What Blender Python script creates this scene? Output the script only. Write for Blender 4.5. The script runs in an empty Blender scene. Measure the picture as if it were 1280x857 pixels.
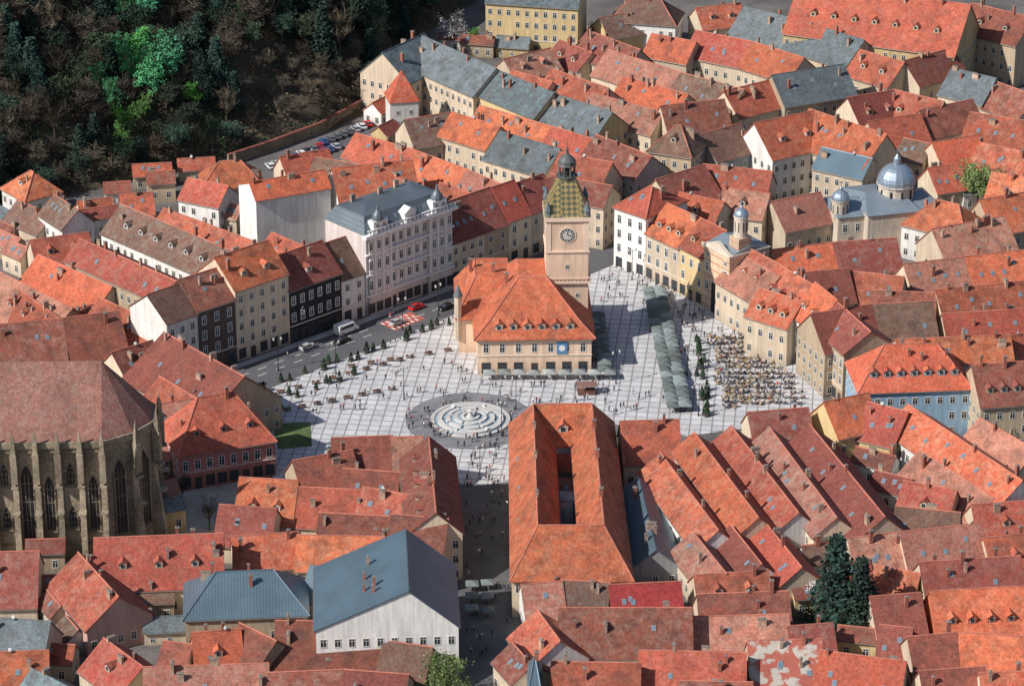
import bpy, math, random, re
from mathutils import Vector, Matrix
from mathutils.bvhtree import BVHTree
R=random.Random(11); R2=random.Random(5)
sc=bpy.context.scene; COL=sc.collection
FP=4000.0; CX,CY=640.0,428.5; PT=math.radians(24.5); H=319.0
CAM=Vector((0,-700,H)); FW=Vector((0,math.cos(PT),-math.sin(PT))); UP=Vector((0,math.sin(PT),math.cos(PT)))
def W(px,py,z=0.0):
    d=FW+Vector((1,0,0))*((px-CX)/FP)-UP*((py-CY)/FP)
    return CAM+d*((z-H)/d.z)
def PX(p):
    q=Vector(p)-CAM; k=FP/q.dot(FW); return CX+q.x*k, CY-q.dot(UP)*k
# ---------------------------------------------------------------- materials
MATS={}
def mat(name,col,kind='plaster',rough=.85,metal=0.0,var=.12,scale=1.0):
    if name in MATS: return MATS[name]
    m=bpy.data.materials.new(name); m.use_nodes=True; nt=m.node_tree; N=nt.nodes; K=nt.links
    b=N['Principled BSDF']; b.inputs['Roughness'].default_value=rough; b.inputs['Metallic'].default_value=metal
    b.inputs['Base Color'].default_value=(*col,1)
    m.diffuse_color=(*col,1)
    if kind=='plain': MATS[name]=m; return m
    tc=N.new('ShaderNodeTexCoord'); 
    def noise(s,det=4,vec=None):
        n=N.new('ShaderNodeTexNoise'); n.inputs['Scale'].default_value=s; n.inputs['Detail'].default_value=det
        K.new(vec or tc.outputs['Object'],n.inputs['Vector']); return n.outputs['Fac']
    def ramp(f,a,bb,ca,cb):
        r=N.new('ShaderNodeMapRange'); r.inputs['From Min'].default_value=a; r.inputs['From Max'].default_value=bb
        r.inputs['To Min'].default_value=ca; r.inputs['To Max'].default_value=cb; K.new(f,r.inputs['Value']); return r.outputs['Result']
    def mul(x,y):
        n=N.new('ShaderNodeMath'); n.operation='MULTIPLY'; K.new(x,n.inputs[0])
        if isinstance(y,float): n.inputs[1].default_value=y
        else: K.new(y,n.inputs[1])
        return n.outputs[0]
    def mix(f,c1,c2):
        n=N.new('ShaderNodeMix'); n.data_type='RGBA'
        K.new(f,n.inputs['Factor'])
        for i,c in ((6,c1),(7,c2)):
            if isinstance(c,tuple): n.inputs[i].default_value=(*c,1)
            else: K.new(c,n.inputs[i])
        return n.outputs[2]
    oi=N.new('ShaderNodeObjectInfo')
    va=N.new('ShaderNodeVectorMath'); va.operation='ADD'; K.new(tc.outputs['Object'],va.inputs[0])
    cb=N.new('ShaderNodeCombineXYZ'); K.new(mul(oi.outputs['Random'],91.0),cb.inputs[0]); K.new(cb.outputs[0],va.inputs[1])
    vec=va.outputs[0]
    hsv=N.new('ShaderNodeHueSaturation')
    fine=noise(2.2*scale,5,vec); big=noise(.16*scale,3,vec)
    val=mul(ramp(fine,.3,.7,1-var,1+var),ramp(big,.35,.65,1-var,1+var))
    if kind=='tile':
        v2=N.new('ShaderNodeTexVoronoi'); v2.inputs['Scale'].default_value=3.2; K.new(vec,v2.inputs['Vector'])
        sp=N.new('ShaderNodeSeparateColor'); K.new(v2.outputs['Color'],sp.inputs[0])
        val=mul(val,ramp(sp.outputs[0],0,1,.86,1.12))
        wv=N.new('ShaderNodeTexWave'); wv.bands_direction='Z'; wv.inputs['Scale'].default_value=1.1; wv.inputs['Distortion'].default_value=.6
        K.new(vec,wv.inputs['Vector']); val=mul(val,ramp(wv.outputs['Fac'],0,1,.86,1.06))
        dark=tuple(c*.42+.016 for c in col)
        th=ramp(oi.outputs['Random'],0,1,.3,1.0)
        c=mix(mul(ramp(noise(.33,6,vec),.44,.70,0,1),th),col,dark)
        pale=(min(1,col[0]*.85+.06),col[1]*1.5+.05,col[2]*1.6+.045)
        rq=N.new('ShaderNodeMath'); rq.operation='FRACT'; K.new(mul(oi.outputs['Random'],13.7),rq.inputs[0])
        c=mix(mul(ramp(noise(.6,6,vec),.42,.72,0,1),ramp(rq.outputs[0],0,1,.15,.95)),c,pale)
        mp=N.new('ShaderNodeMapping'); mp.inputs['Scale'].default_value=(1.6,1.6,.22); K.new(vec,mp.inputs['Vector'])
        val=mul(val,ramp(noise(1.0,4,mp.outputs[0]),.4,.68,1.06,.74))
        K.new(c,hsv.inputs['Color']); K.new(ramp(oi.outputs['Random'],0,1,.497,.509),hsv.inputs['Hue'])
        rv=N.new('ShaderNodeMath'); rv.operation='FRACT'; K.new(mul(oi.outputs['Random'],7.31),rv.inputs[0])
        K.new(mul(val,ramp(rv.outputs[0],0,1,.74,1.14)),hsv.inputs['Value'])
        bp=N.new('ShaderNodeBump'); bp.inputs['Strength'].default_value=.5; bp.inputs['Distance'].default_value=.15
        K.new(fine,bp.inputs['Height']); K.new(bp.outputs[0],b.inputs['Normal'])
    elif kind=='seam':
        wv=N.new('ShaderNodeTexWave'); wv.bands_direction='X'; wv.inputs['Scale'].default_value=.5; K.new(tc.outputs['Object'],wv.inputs['Vector'])
        val=mul(val,ramp(wv.outputs['Fac'],.8,1,1,.7)); hsv.inputs['Color'].default_value=(*col,1); K.new(val,hsv.inputs['Value'])
    elif kind=='grid':
        br=N.new('ShaderNodeTexBrick'); br.offset=0; br.inputs['Scale'].default_value=1
        br.inputs['Brick Width'].default_value=2.5; br.inputs['Row Height'].default_value=2.7; br.inputs['Mortar Size'].default_value=.2
        br.inputs['Mortar Smooth'].default_value=.3
        br.inputs['Color1'].default_value=(*col,1); br.inputs['Color2'].default_value=(col[0]*.84,col[1]*.84,col[2]*.85,1); br.inputs['Mortar'].default_value=(.25,.245,.24,1)
        mp=N.new('ShaderNodeMapping'); mp.inputs['Rotation'].default_value=(0,0,math.radians(6)); K.new(tc.outputs['Object'],mp.inputs['Vector']); K.new(mp.outputs[0],br.inputs['Vector'])
        c=mix(ramp(noise(.8,4),.35,.65,0,.35),br.outputs['Color'],(.34,.335,.33))
        K.new(c,hsv.inputs['Color']); K.new(val,hsv.inputs['Value'])
    elif kind=='moss':
        c=mix(ramp(noise(.5,6,vec),.48,.56,0,1),col,(.42,.38,.33)); K.new(c,hsv.inputs['Color']); K.new(val,hsv.inputs['Value'])
    elif kind=='diamond':
        ck=N.new('ShaderNodeTexChecker'); ck.inputs['Scale'].default_value=1.1
        mp=N.new('ShaderNodeMapping'); mp.inputs['Rotation'].default_value=(0.6,0.78,.3); K.new(tc.outputs['Object'],mp.inputs['Vector']); K.new(mp.outputs[0],ck.inputs['Vector'])
        ck.inputs['Color1'].default_value=(.34,.25,.10,1); ck.inputs['Color2'].default_value=(.10,.105,.06,1)
        K.new(ck.outputs['Color'],hsv.inputs['Color']); K.new(val,hsv.inputs['Value'])
    else:
        if kind=='plaster':
            mp=N.new('ShaderNodeMapping'); mp.inputs['Scale'].default_value=(1.3,1.3,.12); K.new(vec,mp.inputs['Vector'])
            val=mul(val,ramp(noise(1.0,4,mp.outputs[0]),.35,.7,1.05,.78))
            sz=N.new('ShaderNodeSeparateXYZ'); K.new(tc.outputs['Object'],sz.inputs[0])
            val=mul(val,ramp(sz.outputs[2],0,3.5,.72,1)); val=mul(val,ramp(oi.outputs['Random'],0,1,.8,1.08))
        if kind=='leaf':
            val=mul(val,ramp(oi.outputs['Random'],0,1,.6,1.4))
            K.new(ramp(oi.outputs['Random'],0,1,.48,.52),hsv.inputs['Hue'])
        hsv.inputs['Color'].default_value=(*col,1); K.new(val,hsv.inputs['Value'])
    K.new(hsv.outputs[0],b.inputs['Base Color'])
    MATS[name]=m; return m
ROOF={'o':(.58,.125,.062),'r':(.44,.090,.055),'m':(.27,.068,.048),'b':(.20,.098,.070),'p':(.45,.17,.12),'x':(.36,.04,.036)}
ROOFN={'o':'orange','r':'red','m':'maroon','b':'brown','p':'faded pink','x':'crimson','g':'grey slate','s':'blue-grey metal','w':'patchy red and white'}
def roofmat(k):
    if k=='g': return mat('slate_roof',(.14,.16,.17),'tile',.7,var=.1)
    if k=='s': return mat('sheet_metal_roof',(.115,.175,.22),'seam',.45,.3,.1)
    if k=='w': return mat('patchy_roof',(.36,.10,.07),'moss',.9)
    return mat('tile_roof_'+ROOFN[k].replace(' ','_'),ROOF[k],'tile',.85,var=.13)
WALL={'c':('cream',(.66,.54,.40)),'w':('white',(.78,.76,.72)),'y':('yellow',(.64,.48,.25)),'p':('pink',(.64,.40,.34)),'t':('tan',(.50,.39,.27)),
 'g':('grey',(.38,.38,.38)),'k':('black',(.022,.024,.028)),'n':('dark brown',(.10,.07,.06)),'l':('light blue',(.30,.46,.60)),'v':('rose red',(.54,.21,.17)),'d':('orange',(.55,.16,.08))}
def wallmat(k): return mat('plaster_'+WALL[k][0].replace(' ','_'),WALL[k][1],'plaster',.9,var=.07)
GLASS=mat('window_glass',(.035,.045,.055),'plain',.15)
FRAME=mat('window_frame_paint',(.66,.63,.57),'plain',.7)
TRIM=mat('cornice_stone',(.64,.56,.46),'stone',.85,var=.08)
BRICK=mat('chimney_plaster',(.38,.26,.19),'stone',.9,var=.35,scale=.5)
BRICK2=mat('chimney_brick',(.30,.11,.075),'stone',.9,var=.3)
CAP=mat('chimney_cap_concrete',(.22,.20,.18),'stone',.9)
DARK=mat('dark_opening',(.02,.02,.022),'plain',.6)
IRON=mat('dark_iron',(.03,.032,.035),'plain',.5,.4)
WHITE=mat('white_paint',(.78,.78,.76),'plain',.5)
RIDGE=mat('ridge_tiles',(.46,.16,.11),'stone',.9,var=.2)
# ---------------------------------------------------------------- mesh builder
class MB:
    def __init__(s): s.v=[];s.f=[];s.m=[]
    def poly(s,p,mi=0):
        n=len(s.v); s.v+= [tuple(q) for q in p]; s.f.append(tuple(range(n,n+len(p)))); s.m.append(mi)
    def prism(s,top,bot,mi=0):
        n=len(top); s.poly(top,mi); s.poly(bot[::-1],mi)
        for i in range(n):
            j=(i+1)%n; s.poly([bot[i],bot[j],top[j],top[i]],mi)
    def box(s,x0,x1,y0,y1,z0,z1,mi=0):
        a=[(x0,y0),(x1,y0),(x1,y1),(x0,y1)]
        s.prism([(x,y,z1) for x,y in a],[(x,y,z0) for x,y in a],mi)
    def cyl(s,x,y,z0,z1,r0,r1,n=8,mi=0,a0=0):
        p=lambda z,r:[(x+r*math.cos(a0+2*math.pi*i/n),y+r*math.sin(a0+2*math.pi*i/n),z) for i in range(n)]
        s.prism(p(z1,max(r1,.001)),p(z0,r0),mi)
    def lathe(s,x,y,prof,n=12,mi=0,a0=0):
        for (r0,z0),(r1,z1) in zip(prof,prof[1:]): s.cyl(x,y,z0,z1,r0,r1,n,mi,a0)
    def rod(s,a,b,ra,rb,n=5,mi=0):
        a=Vector(a);b=Vector(b);d=(b-a).normalized();u=d.orthogonal().normalized();w=d.cross(u)
        p=lambda c,r:[tuple(c+u*r*math.cos(2*math.pi*i/n)+w*r*math.sin(2*math.pi*i/n)) for i in range(n)]
        s.prism(p(b,rb),p(a,ra),mi)
    def mesh(s,name,mats):
        me=bpy.data.meshes.new(name); me.from_pydata(s.v,[],s.f)
        for m in (mats if isinstance(mats,(list,tuple)) else [mats]): me.materials.append(m)
        me.polygons.foreach_set('material_index',s.m); me.update(); return me
    def build(s,name,mats,parent=None,loc=(0,0,0),rz=0): return put(name,s.mesh(name,mats),parent,loc,rz)
def put(name,me,parent=None,loc=(0,0,0),rz=0):
    o=bpy.data.objects.new(name,me); COL.objects.link(o); o.location=loc; o.rotation_euler=(0,0,rz)
    if parent: o.parent=parent
    return o
def tag(o,label,cat,group=None,kind=None):
    o['label']=label; o['category']=cat
    if group: o['group']=group
    if kind: o['kind']=kind
    return o
def empty(name,loc,rz=0): return put(name,None,None,loc,rz)
def copytree(o,loc,rz=0,s=1):
    c=o.copy(); COL.objects.link(c); c.location=loc; c.rotation_euler=(0,0,rz); c.scale=(s,s,s)
    for ch in o.children:
        d=ch.copy(); COL.objects.link(d); d.parent=c
        for g in ch.children:
            e=g.copy(); COL.objects.link(e); e.parent=d
    return c
def structure(name,pts,z,m,z0=None):
    mb=MB(); P=[W(x,y) for x,y in pts]
    if z0 is None: mb.poly([(p.x,p.y,z) for p in P])
    else: mb.prism([(p.x,p.y,z) for p in P],[(p.x,p.y,z0) for p in P])
    o=mb.build(name,m); o['kind']='structure'; return o
def inpoly(x,y,P):
    c=False;j=len(P)-1
    for i in range(len(P)):
        if (P[i][1]>y)!=(P[j][1]>y) and x<(P[j][0]-P[i][0])*(y-P[i][1])/(P[j][1]-P[i][1])+P[i][0]: c=not c
        j=i
    return c
def win_mesh(w,h,fm,arch=False):
    mb=MB(); t=.13
    mb.box(-w/2-t,w/2+t,-.09,.02,-h/2-t,-h/2,0); mb.box(-w/2-t,w/2+t,-.07,.02,h/2,h/2+t,0)
    mb.box(-w/2-t,-w/2,-.06,.02,-h/2,h/2,0); mb.box(w/2,w/2+t,-.06,.02,-h/2,h/2,0)
    mb.box(-w/2,w/2,-.02,.0,-h/2,h/2,1); mb.box(-.04,.04,-.045,-.021,-h/2,h/2,0); mb.box(-w/2,w/2,-.045,-.021,h*.18,h*.18+.07,0)
    return mb.mesh('window',[fm,GLASS])
WM={'w':win_mesh(1.05,1.65,FRAME),'s':win_mesh(.8,1.05,FRAME),'b':win_mesh(1.9,2.4,mat('shop_frame',(.12,.09,.07),'plain',.6)),
    'd':win_mesh(1.3,2.6,mat('door_wood',(.16,.09,.05),'plain',.6)),'t':win_mesh(1.1,2.1,WHITE)}
CH=[]
for w,d,h,bm_ in ((.65,.65,2.1,BRICK),(1.3,.6,2.0,BRICK),(.8,.8,2.6,BRICK2),(1.9,.6,1.6,BRICK),(.6,.6,1.8,BRICK2)):
    mb=MB(); mb.box(-w/2,w/2,-d/2,d/2,-1.6,h-1,0); mb.box(-w/2-.08,w/2+.08,-d/2-.08,d/2+.08,h-1,h-.86,1)
    for k in range(int(w/.5)): mb.cyl(-w/2+.3+k*.5,0,h-.86,h-.55,.13,.1,6,0)
    CH.append(mb.mesh('chimney',[bm_,CAP]))
mb=MB(); mb.box(-.45,.45,-.6,.6,0,.1,0); mb.box(-.36,.36,-.5,.5,.1,.12,1); SKY=mb.mesh('skylight',[mat('skylight_flashing',(.25,.25,.25),'plain',.5),mat('skylight_glass',(.16,.22,.28),'plain',.1)])
mb=MB(); mb.lathe(0,0,[(.05,-.6),(.05,.7)],6,0); mb.rod((0,-.05,.7),(0,-.2,.75),.42,.12,10,1); DISH=mb.mesh('satellite_dish',[IRON,mat('dish_grey',(.5,.5,.5),'plain',.6)])
def dormer_mesh(rm,wm,sl):
    mb=MB(); w=.8; h=1.35; d=h/sl+.1; g=.55; D2=(h+g)/sl+.1
    mb.poly([(-w,0,0),(w,0,0),(w,0,h),(0,0,h+g),(-w,0,h)],1)
    mb.poly([(-w,0,0),(-w,0,h),(-w,d,h)],1); mb.poly([(w,0,0),(w,d,h),(w,0,h)],1)
    for s in (-1,1):
        t=[(s*(w+.2),-.25,h-.1),(0,-.25,h+g+.08),(0,D2,h+g+.08),(s*(w+.2),d,h-.1)]
        mb.prism(t,[(x,y,z-.12) for x,y,z in t],0)
    mb.box(-.5,.5,-.05,0.01,.25,1.25,2); mb.box(-.4,.4,-.07,-.051,.33,1.17,3)
    return mb.mesh('dormer',[rm,wm,FRAME,GLASS])
DM={}
# ---------------------------------------------------------------- buildings
VP=[];VF=[];WINS=[];ANG=[]
def addbvh(mb,M):
    n=len(VP)
    for v in mb.v: VP.append(M@Vector(v))
    for f in mb.f: VF.append(tuple(i+n for i in f))
def building(o,a,L,wn,wf,he,hr,typ,rc,wc,opts='',name='town_house',front=False):
    root=empty(name,(o.x,o.y,0),a); M=Matrix.Translation((o.x,o.y,0))@Matrix.Rotation(a,4,'Z')
    ANG.append((o.x,o.y,a)); h=L/2; dz=hr-he; ov=.45; T=.24
    hl=typ in 'hl'; hrr=typ in 'hr'; run=min(h*.92,max(wn,wf)*.85)
    xl=-h+(run if hl else 0); xr=h-(run if hrr else 0)
    og=.25
    rm=roofmat(rc); wm=wallmat(wc)
    w=MB()
    zt=he-.1; tz=hr-.12
    w.poly([(-h,-wn,0),(h,-wn,0),(h,-wn,zt),(-h,-wn,zt)]); w.poly([(h,wf,0),(-h,wf,0),(-h,wf,zt),(h,wf,zt)])
    w.poly([(-h,wf,0),(-h,-wn,0),(-h,-wn,zt)]+([] if hl else [(-h,0,tz)])+[(-h,wf,zt)])
    w.poly([(h,-wn,0),(h,wf,0),(h,wf,zt)]+([] if hrr else [(h,0,tz)])+[(h,-wn,zt)])
    w.build('wall',wm,root); addbvh(w,M)
    sn=dz/wn; sf=dz/wf
    def surf(x,y):
        z=hr+(y*sn if y<0 else -y*sf)
        if hl and x<xl: z=min(z,hr-(xl-x)/run*dz)
        if hrr and x>xr: z=min(z,hr-(x-xr)/run*dz)
        return z
    r=MB()
    ex0=-h-(ov if hl else og); ex1=h+(ov if hrr else og); e0=he-ov*sn; e1=he-ov*sf
    rl=(xl if hl else ex0,0,hr); rr=(xr if hrr else ex1,0,hr)
    qs=[[(ex0,-wn-ov,e0),(ex1,-wn-ov,e0),rr,rl],[(ex1,wf+ov,e1),(ex0,wf+ov,e1),rl,rr]]
    if hl: qs.append([(ex0,wf+ov,e1),(ex0,-wn-ov,e0),rl])
    if hrr: qs.append([(ex1,-wn-ov,e0),(ex1,wf+ov,e1),rr])
    for q in qs: r.prism(q,[(x,y,z-T) for x,y,z in q])
    for q in ([(rl,rr)]+([(rl,qs[0][0])] if hl else [])+([(rr,qs[0][1])] if hrr else [])):
        r.rod(Vector(q[0])+Vector((0,0,.02)),Vector(q[1])+Vector((0,0,.02)),.17,.17,5,1)
    ro=r.build('roof',[rm,RIDGE if rc in 'ormpbxw' else rm],root); addbvh(r,M)
    g=MB(); g.rod((-h-.2,-wn-ov-.06,he-ov*sn-.2),(h+.2,-wn-ov-.06,he-ov*sn-.2),.1,.1,5); g.build('gutter',mat('gutter_metal',(.22,.2,.18),'plain',.5,.3),root)
    if front or 'W' in opts:
        c=MB(); c.box(-h+.02,h-.02,-wn-.22,-wn+.01,he-.75,he-.42); 
        if front: c.box(-h+.02,h-.02,-wn-.14,-wn+.01,4.1,4.35)
        c.build('cornice',TRIM,root)
    camd=(CAM-Vector((o.x,o.y,he))); camd.z=0; camd.normalize()
    def wallwin(length,px,py,ux,uy,rot,sidew,blank):
        nx=math.cos(a+rot-math.pi/2); ny=math.sin(a+rot-math.pi/2)
        if nx*camd.x+ny*camd.y<.12 or blank: return
        n=int((length-.8)/2.55)
        if n<1: return
        st=length/n; rows=max(1,int((he-.9)/3.35)); rh=(he-1.0)/rows
        for j in range(rows):
            zz=he-.9-rh*j-rh*.55
            if front and sidew=='f' and j==rows-1 and rows>1:
                for i in range(n):
                    t=(i+.5)*st-length/2
                    k='d' if (i%4==1) else 'b'; WINS.append((root,px+ux*t,py+uy*t,1.4 if k=='d' else 1.8,rot,k,nx,ny))
                continue
            for i in range(n):
                if R.random()<(.03 if front else .1): continue
                t=(i+.5)*st-length/2
                WINS.append((root,px+ux*t,py+uy*t,zz,rot,'t' if front and rh>3.8 else ('w' if rh>2.9 else 's'),nx,ny))
    wallwin(L,0,-wn,1,0,0,'f','N' in opts)
    wallwin(wn+wf,-h,(wf-wn)/2,0,-1,-math.pi/2,'s',not(('W' in opts) or (not front and R.random()<.4)))
    wallwin(wn+wf,h,(wf-wn)/2,0,1,math.pi/2,'s',not(('W' in opts) or (not front and R.random()<.4)))
    nc=R.choice((0,1,1,2,2,3)) if L>9 else R.choice((0,0,1))
    if L>20: nc+=3
    for i in range(nc):
        x=R.uniform(-h*.9,h*.9); y=R.uniform(-wn*.5,wf*.3)
        if surf(x,y)<he+dz*.3: continue
        s=put('chimney',R.choice(CH),ro,(x,y,surf(x,y)+.75),R.choice((0,math.pi/2))); k_=R.uniform(.75,1.05); s.scale=(k_,k_,k_*R.uniform(.85,1.2))
    if R.random()<.12: put('satellite_dish',DISH,ro,(R.uniform(-h*.6,h*.6),-.3,surf(0,-.3)+.1),R.uniform(-1,1))
    def dorm(n,frac=.72):
        key=(rc,wc,round(sn,1))
        if key not in DM: DM[key]=dormer_mesh(rm,wallmat('w' if wc in 'kn' else wc),max(sn,.35))
        for i in range(n):
            x=(i+.5)/n*L*.84-L*.42; y=-wn*frac
            if surf(x,y)<hr+y*sn-.01: continue
            put('dormer',DM[key],ro,(x,y,surf(x,y)-.05))
    for k,n in re.findall(r'([dk])(\d+)',opts):
        if k=='d': dorm(int(n))
        else:
            for i in range(int(n)):
                x=(i+.5)/int(n)*L*.84-L*.42
                y=-wn*R.choice((.35,.5,.6)); s=put('skylight',SKY,ro,(x,y,surf(x,y)+.02)); s.rotation_euler=(math.atan(sn),0,0)
    if 'd' not in opts and 'k' not in opts and rc not in 'gs':
        u=R.random()
        if u<.24 and wn>=6 and he>5: dorm(max(1,int(L/7)),.62)
        elif u<.7:
            for i in range(R.choice((1,2,3))):
                x=R.uniform(-h*.7,h*.7); y=-wn*R.uniform(.35,.65)
                if surf(x,y)>he+dz*.2 and (hr-(-y)*sn)-surf(x,y)<.01:
                    s=put('skylight',SKY,ro,(x,y,surf(x,y)+.02)); s.rotation_euler=(math.atan(sn),0,0)
    return root
def fr(p,q):
    d=q-p; return math.atan2(d.y,d.x),Vector((d.x,d.y)).length
ORD='first second third fourth fifth sixth seventh eighth ninth tenth eleventh twelfth thirteenth fourteenth fifteenth sixteenth seventeenth eighteenth nineteenth twentieth'.split()+['far']*30
def rows(txt):
    for blk in txt.strip().split('#'):
        if not blk.strip(): continue
        lines=[l.strip() for l in blk.strip().split('\n')]; desc=lines[0]; ents=[]
        for l in ' '.join(lines[1:]).split(';'):
            t=l.split()
            if len(t)<10: continue
            ents.append(t)
        ents.sort(key=lambda t:float(t[1])+float(t[3]))
        for i,t in enumerate(ents):
            md=t[0]; x1,y1,x2,y2,A,B,C=map(float,t[1:8]); typ,rc,wc=t[8][0],t[8][1],t[8][2]; opts=t[9]
            if md=='K' and rc=='r':
                u=R2.random(); rc='p' if u<.2 else ('b' if u<.27 else ('o' if u<.36 else 'r'))
            if md=='K':
                hr=C; sl=.8
                he=max(hr-sl*max(min(A,B),min(A,9)),2.6) ; p=W(x1,y1,hr); q=W(x2,y2,hr); a,L=fr(p,q); o=(p+q)/2
                root=building(o,a,L,A,B,he,hr,typ,rc,wc,opts)
            else:
                D,he,hr=A,B,C; p=W(x1,y1); q=W(x2,y2); a,L=fr(p,q); n=Vector((-math.sin(a),math.cos(a),0)); o=(p+q)/2+n*D/2
                root=building(o,a,L-.04,D/2,D/2,he,hr,typ,rc,wc,opts,front=True)
            tag(root,f"{ROOFN[rc]} roofed {WALL[wc][0]} house, {ORD[i]} from left {desc}",'house')
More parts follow.
